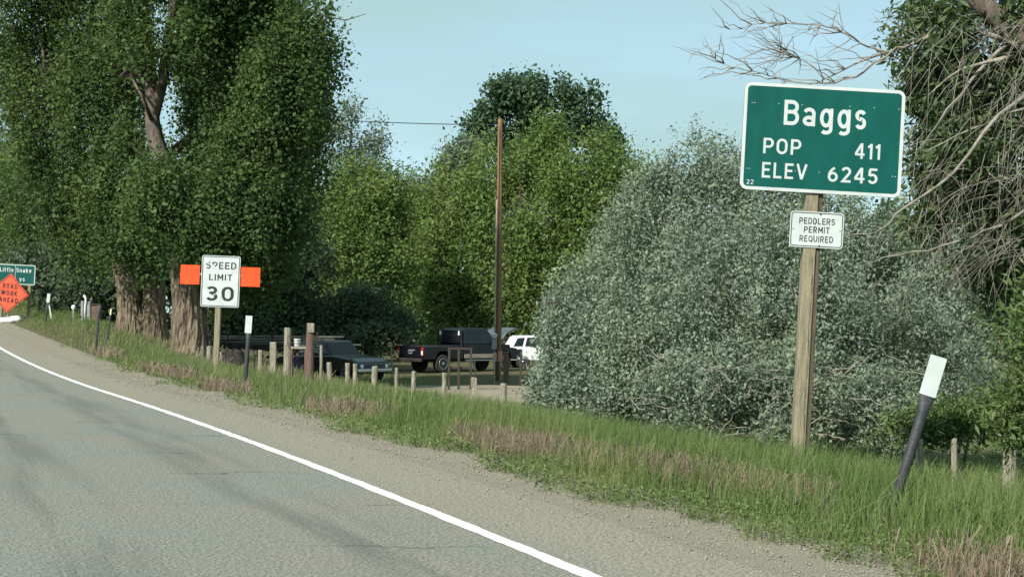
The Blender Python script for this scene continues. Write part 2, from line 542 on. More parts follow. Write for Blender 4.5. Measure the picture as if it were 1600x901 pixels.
def text(body, w, cap, m, parent, loc, weight=.165, gap=.20):
    """sign lettering facing -Y, each character a piece of its own; loc = (centre x, face y, baseline z)"""
    G = glyphs(weight)
    adv = []
    x = 0.0
    for ch in body:
        if ch == ' ':
            x += .45; adv.append(None); continue
        adv.append(x); x += G[ch][0] + gap
    total = x - gap
    sx = w / total
    for ch, a in zip(body, adv):
        if a is None: continue
        mb = MB()
        for k, pl in enumerate(G[ch][1]):
            P = [Vector((p[0] + a - total / 2, p[1])) for p in pl]
            closed = len(P) > 8 and (P[0] - P[-1]).length < 1e-4
            if closed: P = P[:-1]
            n = len(P); h = weight / 2
            Lf = []; Rt_ = []
            for i in range(n):
                d0 = (P[i] - P[i - 1]) if (i > 0 or closed) else None
                d1 = (P[(i + 1) % n] - P[i]) if (i < n - 1 or closed) else None
                d0 = d0.normalized() if d0 is not None and d0.length > 1e-7 else d1.normalized()
                d1 = d1.normalized() if d1 is not None and d1.length > 1e-7 else d0
                t_ = (d0 + d1).normalized() if (d0 + d1).length > .2 else d1
                nn = Vector((-t_.y, t_.x))
                f = min(1 / max(nn.dot(Vector((-d1.y, d1.x))), .3), 2.2)
                Lf.append(P[i] + nn * h * f); Rt_.append(P[i] - nn * h * f)
            y0, y1 = 0.0006, -.0012 - .0005 * k
            vs_ = []
            for y in (y0, y1):
                for q in Lf + Rt_:
                    vs_.append((q.x * sx, y, q.y * cap))
            fs_ = []
            for i in range(n if closed else n - 1):
                j = (i + 1) % n
                fs_ += [(2*n + i, 2*n + j, 3*n + j, 3*n + i), (i, 2*n + i, 2*n + j, j)[::-1], (n + i, n + j, 3*n + j, 3*n + i)[::-1]]
            if not closed:
                fs_ += [(0, n, 3*n, 2*n), (n - 1, 3*n - 1, 4*n - 1, 2*n - 1)]
            mb.add(vs_, fs_)
        o = mb.build('letter', m, parent)
        o.location = loc

def round_rect(w, h, r, n=6):
    out = []
    for cx, cz, a0 in ((w/2 - r, h/2 - r, 0), (-w/2 + r, h/2 - r, 90), (-w/2 + r, -h/2 + r, 180), (w/2 - r, -h/2 + r, 270)):
        for i in range(n + 1):
            a = R(a0 + 90 * i / n)
            out.append((cx + r * math.cos(a), cz + r * math.sin(a)))
    return out

def panel(name, w, h, r, y0, y1, m, parent, loc=(0, 0, 0)):
    o = MB().prism(round_rect(w, h, r), y0, y1).build(name, m, parent)
    o.location = loc
    return o

def frame_ring(name, w, h, r, bw, y0, y1, m, parent, loc):
    """a printed border standing proud of the sheet"""
    A = round_rect(w, h, r); B = round_rect(w - 2*bw, h - 2*bw, max(r - bw, .004)); n = len(A)
    mb = MB()
    vs_ = [(x, y0, z) for x, z in A] + [(x, y0, z) for x, z in B] + [(x, y1, z) for x, z in A] + [(x, y1, z) for x, z in B]
    fs_ = []
    for j in range(n):
        k = (j + 1) % n
        fs_ += [(j, k, n + k, n + j), (2*n + j, 3*n + j, 3*n + k, 2*n + k), (j, 2*n + j, 2*n + k, k), (n + j, n + k, 3*n + k, 3*n + j)]
    mb.add(vs_, fs_)
    o = mb.build(name, m, parent)
    o.location = loc
    return o

# ================================================================== THE SETTING
def ramp_coords(a, b, step, far, grow=1.16):
    c = list(np.arange(a, b, step))
    s = step
    while c[-1] < far:
        s *= grow; c.append(c[-1] + s)
    s = step; lo = [a]
    while lo[-1] > -far:
        s *= grow; lo.append(lo[-1] - s)
    return np.array(lo[:0:-1] + c)

gx = ramp_coords(-40, 40, 0.7, 2500)
gy = ramp_coords(0, 92, 0.7, 2500)
GX, GY = np.meshgrid(gx, gy)
T_ = lateral(GX, GY)
GZ = ground_z(GX, GY) - 0.10 * (1 - sstep(1.9, 2.5, T_))
near = np.hypot(GX, GY)
GZ = np.where(near > 160, GZ * np.clip(1 - (near - 160) / 400, 0, 1) - 1.1 * np.clip((near - 160) / 400, 0, 1), GZ)
nx_, ny_ = len(gx), len(gy)
ii = np.arange(nx_ * ny_).reshape(ny_, nx_)
quads = np.stack([ii[:-1, :-1], ii[:-1, 1:], ii[1:, 1:], ii[1:, :-1]], -1).reshape(-1, 4)
M_ground = mat('verge_soil_and_litter', (0.075, 0.085, 0.032), (0.10, 0.085, 0.055), 0.8, 0.95, 0.5, 12, spec=0.1)
g_o = np_mesh('ground', np.stack([GX, GY, GZ], -1).reshape(-1, 3), quads, M_ground)
kind(g_o, 'structure')

def strip(name, us, ts, zf, m, jag=None):
    U, Tt = np.meshgrid(us, ts, indexing='ij')
    if jag is not None:
        Tt = Tt + jag(U, Tt)
    X, Y = xy(U, Tt)
    Z = zf(U, Tt, X, Y)
    n1, n2 = U.shape
    k = np.arange(n1 * n2).reshape(n1, n2)
    q = np.stack([k[:-1, :-1], k[:-1, 1:], k[1:, 1:], k[1:, :-1]], -1).reshape(-1, 4)
    o = np_mesh(name, np.stack([X, Y, Z], -1).reshape(-1, 3), q, m)
    uv = o.data.uv_layers.new(name='road')
    st = np.stack([U * 1.085, Tt], -1).reshape(-1, 2)[q.ravel()]
    uv.data.foreach_set('uv', st.astype(np.float32).ravel())
    o.data.polygons.foreach_set('use_smooth', np.ones(len(q), bool))
    return kind(o, 'structure')

def road_material():
    m = bpy.data.materials.new('chip_seal_asphalt')
    m.use_nodes = True
    n, l = nodes_of(m)
    b = n['Principled BSDF']
    b.inputs['Roughness'].default_value = 0.85
    b.inputs['Specular IOR Level'].default_value = 0.25
    def N(t, **k):
        o = n.new(t)
        for a, v in k.items():
            if a in o.inputs:
                o.inputs[a].default_value = v
            else:
                setattr(o, a, v)
        return o
    def math_(op, a, bb=None, clamp=False):
        o = n.new('ShaderNodeMath'); o.operation = op; o.use_clamp = clamp
        for i, v in enumerate((a, bb)):
            if v is None: continue
            if isinstance(v, (int, float)): o.inputs[i].default_value = v
            else: l.new(v, o.inputs[i])
        return o.outputs[0]
    def noise(vec, scale, detail=4, rough=.5):
        o = N('ShaderNodeTexNoise', Scale=scale, Detail=detail, Roughness=rough)
        l.new(vec, o.inputs['Vector'])
        return o.outputs['Fac']
    def mrange(v, a, bb, c=0., d=1.):
        o = n.new('ShaderNodeMapRange'); o.interpolation_type = 'SMOOTHSTEP'
        l.new(v, o.inputs['Value'])
        for k_, q in zip(('From Min', 'From Max', 'To Min', 'To Max'), (a, bb, c, d)):
            o.inputs[k_].default_value = q
        return o.outputs['Result']
    def mix(f, a, bb, blend='MIX'):
        o = n.new('ShaderNodeMix'); o.data_type = 'RGBA'; o.blend_type = blend
        for i, v in ((0, f), (6, a), (7, bb)):
            if isinstance(v, (int, float)): o.inputs[i].default_value = v
            elif isinstance(v, tuple): o.inputs[i].default_value = (*v, 1)
            else: l.new(v, o.inputs[i])
        return o.outputs[2]
    uv = n.new('ShaderNodeUVMap'); uv.uv_map = 'road'
    V = uv.outputs['UV']
    sx = n.new('ShaderNodeSeparateXYZ'); l.new(V, sx.inputs[0])
    s, t = sx.outputs[0], sx.outputs[1]
    big = noise(V, 0.45, 5, .6)
    fine = noise(V, 48, 4, .75)
    mid = noise(V, 14, 4, .65)
    tan = mrange(math_('ADD', t, math_('MULTIPLY', math_('SUBTRACT', big, .5), .7)), -0.25, 0.35)
    base = mix(tan, (0.200, 0.212, 0.186), (0.25, 0.236, 0.186))
    blot = mix(mrange(big, .42, .62), base, mix(0.35, base, (0.25, 0.215, 0.165)))
    sp = mix(mrange(fine, .35, .68), mix(1.0, blot, (0.42, 0.42, 0.42), 'MULTIPLY'), mix(1.0, blot, (1.6, 1.57, 1.52), 'MULTIPLY'))
    sp = mix(mrange(mid, .35, .7), sp, mix(1.0, sp, (0.84, 0.84, 0.84), 'MULTIPLY'))
    # wheel-path polish and oil: long soft dark streaks along the lane
    mp = n.new('ShaderNodeMapping'); mp.inputs['Scale'].default_value = (0.10, 1.3, 1)
    l.new(V, mp.inputs['Vector'])
    lane = noise(mp.outputs[0], 1.6, 5, .6)
    w1 = mrange(math_('ABSOLUTE', math_('ADD', t, 0.95)), 0.1, 0.55, 1, 0)
    w2 = mrange(math_('ABSOLUTE', math_('ADD', t, 2.55)), 0.1, 0.5, 1, 0)
    wheel = math_('MULTIPLY', math_('MAXIMUM', w1, w2), mrange(lane, .40, .62))
    sp = mix(math_('MULTIPLY', wheel, .42), sp, (0.055, 0.06, 0.06))
    # transverse cracks, wandering and broken
    wander = math_('MULTIPLY', math_('SUBTRACT', noise(V, 0.8, 6, .65), .5), 1.3)
    fr = math_('FRACT', math_('DIVIDE', math_('ADD', s, wander), 2.3))
    cr = mrange(math_('ABSOLUTE', math_('SUBTRACT', fr, .5)), 0.004, 0.017, 1, 0)
    cr = math_('MULTIPLY', cr, mrange(noise(V, 0.55, 2), .48, .62))
    cr = math_('MULTIPLY', cr, mrange(t, .3, 1.0, 1, .3))
    sp = mix(math_('MULTIPLY', cr, .6), sp, (0.03, 0.032, 0.032))
    l.new(sp, b.inputs['Base Color'])
    bp = n.new('ShaderNodeBump'); bp.inputs['Strength'].default_value = .7; bp.inputs['Distance'].default_value = .008
    l.new(fine, bp.inputs['Height'])
    l.new(bp.outputs['Normal'], b.inputs['Normal'])
    return m

M_road = road_material()
us = np.concatenate([np.arange(-30, 40, .5), np.arange(40, 130, 2)])
strip('road', us, np.linspace(-9, 1.02, 22), lambda U, Tt, X, Y: road_z(U) + 0 * X, M_road)
M_shoulder = mat('gravel_shoulder', (0.30, 0.275, 0.21), (0.16, 0.145, 0.11), 55, 0.95, 0.8, 60, spec=0.15, lo=.3, hi=.7)
def sh_z(U, Tt, X, Y):
    return road_z(U) - 0.004 + 0.02 * sstep(1.3, 2.0, Tt) - 0.16 * sstep(2.0, 2.75, Tt) + 0.012 * np.sin(X * 7) * np.sin(Y * 6) * sstep(1.1, 1.5, Tt)
strip('gravel_shoulder', np.concatenate([np.arange(-12, 40, .2), np.arange(40, 130, 1)]), np.linspace(1.0, 2.8, 16), sh_z, M_shoulder)

def paint_material(name, c):
    m = mat(name, c, tuple(v * .8 for v in c), 3, 0.6)
    n, l = nodes_of(m)
    return m
M_line = mat('white_road_paint', (0.74, 0.77, 0.76), (0.34, 0.35, 0.33), 34, 0.7, 0.3, 90, lo=.30, hi=.43)
M_yline = mat('yellow_road_paint', (0.62, 0.42, 0.05), (0.45, 0.31, 0.05), 22, 0.6, 0.3, 90)
lj = lambda U, Tt: 0.007 * np.sin(U * 5.1) * np.sin(U * 1.7 + Tt * 40) + 0.006 * np.sin(U * 23 + Tt * 60) * np.sin(U * 9.1)
ul = np.concatenate([np.arange(-12, 60, .1), np.arange(60, 130, 1)])
lz = lambda U, Tt, X, Y: road_z(U) + 0.004
kind(strip('edge_line', ul, np.array([-.055, 0, .055]), lz, M_line, lj), 'structure', 'white painted edge line along the right of the road')
for tc_ in (-3.78, -3.55):
    kind(strip('center_line', ul[::2], np.array([tc_ - .05, tc_, tc_ + .05]), lz, M_yline), 'structure', 'yellow painted centre line of the road')

# dirt driveway where the vehicles stand, beyond the fence
def blob_sheet(name, cx, cy, rx, ry, m, dz=0.03, rot=0.0, n=56, rings=14):
    vs_ = [(cx, cy)]
    for k in range(1, rings + 1):
        for j in range(n):
            q = 2 * math.pi * j / n
            rr = k / rings * (1 + .10 * math.sin(3 * q + 1) + .07 * math.sin(7 * q))
            x, y = rx * rr * math.cos(q), ry * rr * math.sin(q)
            vs_.append((cx + x * math.cos(rot) - y * math.sin(rot), cy + x * math.sin(rot) + y * math.cos(rot)))
    V = [(x, y, gz(x, y) + dz - (0.08 if i > n * (rings - 1) else 0)) for i, (x, y) in enumerate(vs_)]
    Fq = [(0, 1 + j, 1 + (j + 1) % n) for j in range(n)]
    for k in range(rings - 1):
        a = 1 + k * n
        Fq += [(a + j, a + n + j, a + n + (j + 1) % n, a + (j + 1) % n) for j in range(n)]
    o = MB().add(V, Fq).build(name, m, smooth=True)
    return kind(o, 'structure')
blob_sheet('driveway', 1.5, 49, 8.5, 7.0, M_dirt)

# ================================================================== GRASS AND WEEDS (stuff)
def blades(name, U, Tt, h, w, lean, m, rn, label, far=None, bend=.35, zoff=0.0, head=None, seed=3):
    rng = np.random.default_rng(seed)
    X, Y = xy(U, Tt)
    Z = ground_z(X, Y) - .02 + zoff
    N = len(X)
    a = rng.uniform(0, 2 * np.pi, N)
    # blades turn their flat side anywhere
    wx, wy = np.cos(a) * w / 2, np.sin(a) * w / 2
    la = rng.uniform(0, 2 * np.pi, N); ll = np.abs(rng.normal(size=N)) * lean
    lx, ly = np.cos(la) * ll + .06, np.sin(la) * ll
    P = np.stack([X, Y, Z], 1)
    def lvl(f, wf):
        c = P + np.stack([lx * h * f ** 2 * (1 + bend), ly * h * f ** 2 * (1 + bend), h * f * (1 - .25 * f * np.minimum(ll, 1))], 1)
        s_ = np.stack([wx, wy, 0 * wx], 1) * wf
        return c - s_, c + s_
    a0, b0 = lvl(0.0, 1.0); a1, b1 = lvl(0.55, 0.85); a2, b2 = lvl(1.0, 0.12 if head is None else head)
    V = np.stack([a0, b0, b1, a1, a2, b2], 1).reshape(-1, 3)
    k = np.arange(N)[:, None] * 6
    far = np.zeros(N, bool) if far is None else far
    kn, kf = k[~far], k[far]
    Q = np.concatenate([kn + np.array([[0, 1, 2, 3]]), kn + np.array([[3, 2, 5, 4]]), kf + np.array([[0, 1, 5, 4]])], 0)
    o = np_mesh(name, V, Q, m, None, np.concatenate([rn[~far], rn[~far], rn[far]]))
    kind(o, 'stuff', label)
    o['category'] = 'grass'
    return o

def in_patch(U, Tt):
    """reddish dry cheatgrass patches along the verge, 0..1"""
    w = np.zeros_like(U)
    for (u0, t0, ru, rt) in ((7.2, 2.35, 2.0, .42), (4.4, 2.75, 1.7, .42), (13.2, 2.3, 1.6, .36), (-0.6, 2.0, 1.1, .45), (19.5, 2.1, 1.5, .3), (25.5, 2.3, 2.2, .38), (34, 2.4, 2.2, .3)):
        q = ((U - u0) / ru) ** 2 + ((Tt - t0) / rt) ** 2
        q = q + .35 * np.sin(U * 3.1 + Tt * 5) * np.sin(Tt * 9 - U * 1.3)
        w = np.maximum(w, np.clip(1.3 - q, 0, 1))
    return w

def edge_t(U):
    return 1.55 + .16 * np.sin(U * 1.1) + .10 * np.sin(U * 2.7 + 1) + .06 * np.sin(U * 7.3) + .018 * np.clip(U - 12, 0, 30)

def sow(n, u0, u1, t0, t1, rng):
    U = rng.uniform(u0, u1, n); Tt = rng.uniform(t0, t1, n)
    return U, Tt

rng = np.random.default_rng(5)
L_grass = leaf_mat('green_grass', (0.085, 0.142, 0.038), (0.20, 0.262, 0.088), 0.42, 0.55, 0.25, 0.6, (0.27, 0.27, 0.11))
L_dry = leaf_mat('dry_cheatgrass', (0.165, 0.118, 0.09), (0.32, 0.265, 0.19), 0.35, 0.7, 0.1, 1.2, (0.31, 0.27, 0.165))
L_weed = leaf_mat('roadside_weed', (0.085, 0.13, 0.036), (0.18, 0.23, 0.085), 0.35, 0.55, 0.25, 1.5, (0.22, 0.22, 0.10))
parts = []
for (n, u0, u1, t0, t1, hw) in ((125000, -5, 12, 1.45, 8, 1.15), (60000, 12, 34, 1.5, 9, 2.3), (36000, 34, 75, 1.8, 13, 4.5), (24000, 6, 60, 8, 17, 4.0)):
    U, Tt = sow(n, u0, u1, t0, t1, rng)
    pp = in_patch(U, Tt)
    lump = .5 + .5 * np.sin(U * 1.9 + 2 * np.sin(Tt * 1.3)) * np.sin(Tt * 2.3 + np.sin(U))
    e = Tt - edge_t(U)
    X, Y = xy(U, Tt)
    ring = ((X - 1.5) / 8.7) ** 2 + ((Y - 49) / 7.2) ** 2
    keep = (e > 0) & (rng.uniform(0, 1, n) > pp * .55) & (rng.uniform(0, 1, n) < .45 + .55 * np.clip(e / .6, 0, 1)) & (ring > 1 + .15 * rng.normal(size=n))
    keep &= rng.uniform(0, 1, n) < (.55 + .45 * lump)
    U, Tt, e, lump = U[keep], Tt[keep], e[keep], lump[keep]
    k = len(U)
    h = (.08 + .30 * sstep(0, 1.6, e) * (1 - .5 * sstep(1.8, 4.5, e)) + .07 * lump) * rng.uniform(.5, 1.2, k) * (1 - .25 * sstep(12, 22, U))
    parts.append((U, Tt, h, np.full(k, .0062 * hw) * rng.uniform(.7, 1.3, k), np.clip(.35 * rng.uniform(0, 1, k) + .35 * lump + .2 * rng.uniform(0, 1, k), 0, 1)))
U, Tt, h, w, rn = (np.concatenate([p[i] for p in parts]) for i in range(5))
blades('grass', U, Tt, h, w, .28, L_grass, rn, 'tall green grass covering the roadside verge', U > 14)
# dry patches
parts = []
for (n, u0, u1, hw) in ((60000, -3, 11, 1.0), (26000, 11, 24, 1.8), (26000, 20, 55, 3.4)):
    U, Tt = sow(n, u0, u1, 1.5, 3.6, rng)
    pp = in_patch(U, Tt)
    keep = (rng.uniform(0, 1, n) < pp * .62) & (Tt > edge_t(U) + .05)
    U, Tt = U[keep], Tt[keep]; k = len(U)
    parts.append((U, Tt, .22 * rng.uniform(.45, 1.25, k), .0058 * hw * rng.uniform(.6, 1.4, k), rng.uniform(0, 1, k)))
# straws scattered everywhere in the green
n = 2600
U, Tt = sow(n, -4, 45, 1.7, 8, rng)
keep = Tt > edge_t(U) + .2
U, Tt = U[keep], Tt[keep]; k = len(U)
parts.append((U, Tt, .40 * rng.uniform(.6, 1.2, k), .004 * (1 + U * .05) * rng.uniform(.8, 1.3, k), rng.uniform(.4, 1, k)))
U, Tt, h, w, rn = (np.concatenate([p[i] for p in parts]) for i in range(5))
blades('dry_grass', U, Tt, h, w, .33, L_dry, rn, 'reddish brown dry grass in patches along the verge', head=.9, seed=8)
# broad-leaved weeds hugging the gravel edge
n = 60000
U = rng.uniform(0, 1, n) ** 2.0 * 34 - 3.5
e = np.abs(rng.normal(size=n)) * .36
cl = .5 + .5 * np.sin(U * 4.3) * np.sin(U * 1.7 + 1) + .3 * np.sin(U * 11)
keep = rng.uniform(0, 1, n) < np.clip(cl, .12, 1) * (1 - .85 * sstep(3, 14, U))
U, e = U[keep], e[keep]
Tt = edge_t(U) - .06 + e
keep = rng.uniform(0, 1, len(U)) > .8 * in_patch(U, Tt)
U, Tt, e = U[keep], Tt[keep], e[keep]
X, Y = xy(U, Tt)
hh = (.05 + .14 * np.clip(cl[:0].sum() + .5 + .5 * np.sin(U * 5.1) * np.sin(Tt * 8), 0, 1)) * rng.uniform(0, 1, len(U))
P = np.stack([X, Y, np.maximum(ground_z(X, Y), road_z(U)) + .005 + hh], 1)
V, Q = leaf_quads(P, .026 + .0016 * np.clip(U, 0, 40), .42, np.zeros_like(P), rng, up=.8)
o = np_mesh('weeds', V, Q, L_weed, None, rng.uniform(0, 1, len(U)))
kind(o, 'stuff', 'low leafy weeds along the gravel edge'); o['category'] = 'weeds'
# loose stones on the shoulder
n = 11000
U = rng.uniform(0, 1, n) ** 1.7 * 34 - 3
Tt = 1.45 + rng.normal(size=n) * .33
keep = (Tt > .25) & (Tt < edge_t(U) + .5)
U, Tt = U[keep], Tt[keep]; n = len(U)
X, Y = xy(U, Tt)
Z = np.where(Tt < 1.0, road_z(U), sh_z(U, Tt, X, Y))
r = (.004 + .011 * rng.uniform(0, 1, n) ** 3) * (1 + .03 * np.clip(U, 0, 30))
C = np.stack([X, Y, Z + r * .35], 1)
oc = np.array([(1, 0, 0), (0, 1, 0), (-1, 0, 0), (0, -1, 0), (0, 0, .7), (0, 0, -.7)], float)
jit = oc[None] * r[:, None, None] * rng.uniform(.6, 1.3, (n, 6, 1))
ang = rng.uniform(0, 6.28, n); ca, sa = np.cos(ang)[:, None], np.sin(ang)[:, None]
jx = jit[:, :, 0] * ca - jit[:, :, 1] * sa; jy = jit[:, :, 0] * sa + jit[:, :, 1] * ca
V = C[:, None, :] + np.stack([jx, jy, jit[:, :, 2]], -1)
tr = np.array([(0, 1, 4), (1, 2, 4), (2, 3, 4), (3, 0, 4), (1, 0, 5), (2, 1, 5), (3, 2, 5), (0, 3, 5)])
Q = (np.arange(n)[:, None, None] * 6 + tr[None]).reshape(-1, 3)
o = np_mesh('gravel', V.reshape(-1, 3), Q, M_gravel, None, None, True)
kind(o, 'stuff', 'loose gravel stones along the shoulder'); o['category'] = 'gravel'

# ================================================================== TREES AND SHRUBS
L_cotton = leaf_mat('cottonwood_leaf', (0.037, 0.081, 0.027), (0.120, 0.183, 0.055), 0.44, 0.6, 0.2, 0.35, (0.152, 0.201, 0.061))
L_willow = leaf_mat('willow_leaf', (0.067, 0.128, 0.029), (0.177, 0.250, 0.067), 0.4, 0.55, 0.25, 0.35, (0.226, 0.262, 0.079))
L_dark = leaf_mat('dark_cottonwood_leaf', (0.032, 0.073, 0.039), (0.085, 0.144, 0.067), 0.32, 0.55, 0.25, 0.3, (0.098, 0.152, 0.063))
L_grey = leaf_mat('grey_green_leaf', (0.091, 0.137, 0.085), (0.183, 0.232, 0.152), 0.35, 0.55, 0.25, 0.3, (0.183, 0.232, 0.140))
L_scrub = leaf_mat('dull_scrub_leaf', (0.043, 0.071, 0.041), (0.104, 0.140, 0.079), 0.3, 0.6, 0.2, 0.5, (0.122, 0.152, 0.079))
L_silver = leaf_mat('silver_leaf', (0.115, 0.160, 0.104), (0.30, 0.365, 0.265), 0.34, 0.55, 0.3, 0.8, (0.25, 0.305, 0.19))
L_olive = leaf_mat('narrow_dark_leaf', (0.046, 0.085, 0.032), (0.140, 0.189, 0.079), 0.36, 0.5, 0.35, 1.0, (0.159, 0.201, 0.079))
L_shrub = leaf_mat('bright_shrub_leaf', (0.049, 0.091, 0.027), (0.134, 0.195, 0.061), 0.36, 0.5, 0.3, 1.4, (0.171, 0.213, 0.073))

def furrowed_trunk(t, pts, rad, seed, n=72):
    """old cottonwood bole: deep upright ridges in real relief, flared at the foot"""
    rr = random.Random(seed)
    P = [Vector(p) for p in pts]
    # resample
    out = []; ro = []
    for i in range(len(P) - 1):
        k = max(2, int((P[i + 1] - P[i]).length / .16))
        for j in range(k):
            q = j / k
            out.append(P[i].lerp(P[i + 1], q)); ro.append(rad[i] * (1 - q) + rad[i + 1] * q)
    out.append(P[-1]); ro.append(rad[-1])
    ph = [rr.uniform(0, 6.28) for _ in range(8)]
    vs_ = []; fs_ = []
    for i, (p, r0) in enumerate(zip(out, ro)):
        z = p.z
        for j in range(n):
            a = 2 * math.pi * j / n
            aw = a + .10 * math.sin(1.3 * z + ph[0]) + .07 * math.sin(3.1 * z + ph[1] + 2 * a)
            ridge = abs(math.sin(9 * aw + ph[2] + .9 * math.sin(1.4 * z + 3 * a + ph[6]))) ** .42
            ridge2 = abs(math.sin(14 * aw + ph[3] + 1.5 * math.sin(2.6 * z + ph[4]))) ** .5
            f = .80 + .13 * ridge + .08 * ridge2 + .045 * math.sin(3 * a + ph[5]) + rr.uniform(-.018, .018)
            vs_.append((p.x + r0 * f * math.cos(a), p.y + r0 * f * math.sin(a), z))
    m = len(out)
    for i in range(m - 1):
        for j in range(n):
            fs_.append((i * n + j, i * n + (j + 1) % n, (i + 1) * n + (j + 1) % n, (i + 1) * n + j))
    return MB().add(vs_, fs_).build('trunk', M_bark, t, smooth=False)

def big_cottonwood(label, base, boles, lobes, limbs, seed, dens=1.5, per=22, spread=.26, leaf=.110):
    t = thing('cottonwood_tree', label, 'tree', base, group='old cottonwoods by the bend')
    b = Vector(base)
    for k, (pts, rad) in enumerate(boles):
        furrowed_trunk(t, [Vector(p) - b for p in pts], rad, seed + k)
    mb = MB()
    for pts, rad in limbs:
        mb.tube([Vector(p) - b for p in pts], rad, 8, jag=.08)
    tips = [Vector(pts[-1]) - b for pts, _ in limbs] + [Vector(p) - b for pts, _ in boles for p in pts[1:]]
    for c, r in lobes:
        c = Vector(c) - b
        src = min(tips, key=lambda p: (p - c).length + max(0, p.z - c.z))
        L = (c - src).length
        mb.tube(wiggle(src, c, 4, .06), [(.03 + .012 * L) * f for f in (1, .8, .6, .4, .2)], 5)
        for _ in range(4):
            e = c + Vector((random.uniform(-1, 1) * r[0], random.uniform(-1, .3) * r[1], random.uniform(-.3, 1.05) * r[2])) * .95
            mb.tube(wiggle(c.lerp(src, .3), e, 4, .07), [.03, .022, .016, .010, .004], 4)
    mb.build('branches', M_limb, t, smooth=True)
    r2 = np.random.default_rng(seed)
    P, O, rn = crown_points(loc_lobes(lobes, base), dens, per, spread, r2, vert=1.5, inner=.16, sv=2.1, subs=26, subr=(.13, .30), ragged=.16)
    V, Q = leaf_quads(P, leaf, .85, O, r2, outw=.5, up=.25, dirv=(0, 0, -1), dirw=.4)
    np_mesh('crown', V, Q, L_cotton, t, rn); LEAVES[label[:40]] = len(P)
    return t

DA, DB = 49.0, 56.0
bA = on_ground(298, DA, -.15)
top = at(262, 300, DA - 1)
lobA = [px_lobe(x, y, a, b, DA + dz, .8) for x, y, a, b, dz in (
    (470, 85, 52, 92, 0), (470, 215, 44, 90, 1), (432, 330, 62, 80, 0), (392, 70, 72, 105, 1.5), (380, 215, 62, 90, -.5),
    (372, 330, 70, 80, -1.5), (345, 372, 62, 38, -1), (318, 300, 66, 85, 1.5), (250, 322, 58, 52, -2), (308, 362, 40, 34, -2.2), (318, 130, 46, 80, 2.5),
    (300, -80, 150, 90, 0), (400, -70, 100, 90, 1), (330, 30, 55, 60, 1), (420, 420, 46, 40, 1.5), (440, 150, 60, 90, -1), (247, 282, 36, 34, -1.2), (205, 222, 24, 30, 1.5), (226, 72, 26, 26, -1.5), (195, 30, 36, 40, -.8), (300, 70, 34, 50, -1),
    (355, 445, 40, 40, 2))]
mid = at(238, 190, DA + .2)
big_cottonwood('tall old cottonwood whose furrowed trunk stands behind the speed limit sign', bA,
    [([bA, bA + Vector((0, 0, .5)), at(296, 470, DA), at(290, 400, DA), at(274, 318, DA - .6), at(270, 300, DA - .4)],
      [.78, .62, .55, .52, .43, .38])],
    lobA,
    [([at(277, 330, DA - .6), at(262, 280, DA - .3), at(243, 220, DA + .2), mid, at(236, 130, DA + .2), at(233, 70, DA + .2), at(222, 5, DA + .3), at(215, -80, DA - 1)], [.33, .31, .28, .25, .22, .18, .14, .08]),
     ([mid, at(256, 120, DA + .2), at(262, 60, DA + .3), at(272, 10, DA - 1), at(285, -70, DA - .5)], [.22, .2, .17, .14, .08]),
     ([at(236, 130, DA + .2), at(205, 90, DA - 1), at(180, 40, DA)], [.13, .1, .05]),
     ([mid, at(222, 150, DA - 1.7), at(205, 120, DA + .2), at(190, 118, DA + .3)], [.08, .06, .045, .02]),
     ([at(262, 60, DA + .3), at(278, 30, DA + .2), at(290, 8, DA + .2)], [.1, .07, .04]),
     ([at(255, 250, DA + .6), at(330, 190, DA + 2.2), at(420, 110, DA + 1), at(480, 40, DA)], [.18, .15, .1, .05]),
     ([at(280, 340, DA - .8), at(360, 300, DA), at(440, 260, DA)], [.22, .15, .06]),
     ([at(470, 60, DA), at(505, 25, DA - .5), at(540, 32, DA - .8), at(572, 22, DA - 1)], [.05, .03, .02, .008]),
     ([at(500, 150, DA), at(525, 135, DA - .5), at(552, 128, DA - .6)], [.04, .025, .006]),
     ([at(515, 140, DA), at(535, 122, DA - .5), at(548, 118, DA - .6)], [.025, .015, .006])],
    21, dens=230000)

bB = on_ground(222, DB, -.15)
lobB = [px_lobe(x, y, a, b, DB + dz, .8) for x, y, a, b, dz in (
    (150, 50, 75, 90, 0), (70, 70, 70, 80, 1), (60, 190, 62, 80, 0), (150, 190, 72, 95, -1), (195, 110, 42, 70, -1.6), (115, 290, 76, 70, 0), (195, 300, 66, 75, -1.5),
    (200, 372, 62, 46, -2), (135, 370, 60, 50, 0), (60, 330, 66, 62, 14), (60, -50, 120, 80, 0), (180, -60, 90, 70, 0), (15, 120, 42, 60, 1.5), (235, 405, 34, 26, -1.8))]
big_cottonwood('old cottonwood with a low forked trunk left of the speed limit sign', bB,
    [([on_ground(206, DB, -.15), at(206, 490, DB), at(203, 455, DB), at(190, 400, DB), at(170, 300, DB), at(150, 160, DB)], [.68, .52, .46, .4, .3, .18]),
     ([on_ground(240, DB, -.15), at(240, 490, DB - .1), at(243, 450, DB), at(235, 400, DB), at(215, 300, DB), at(200, 160, DB)], [.62, .46, .4, .36, .27, .16])],
    lobB, [([at(170, 300, DB), at(110, 220, DB), at(70, 120, DB)], [.2, .14, .06])], 41, dens=145000)

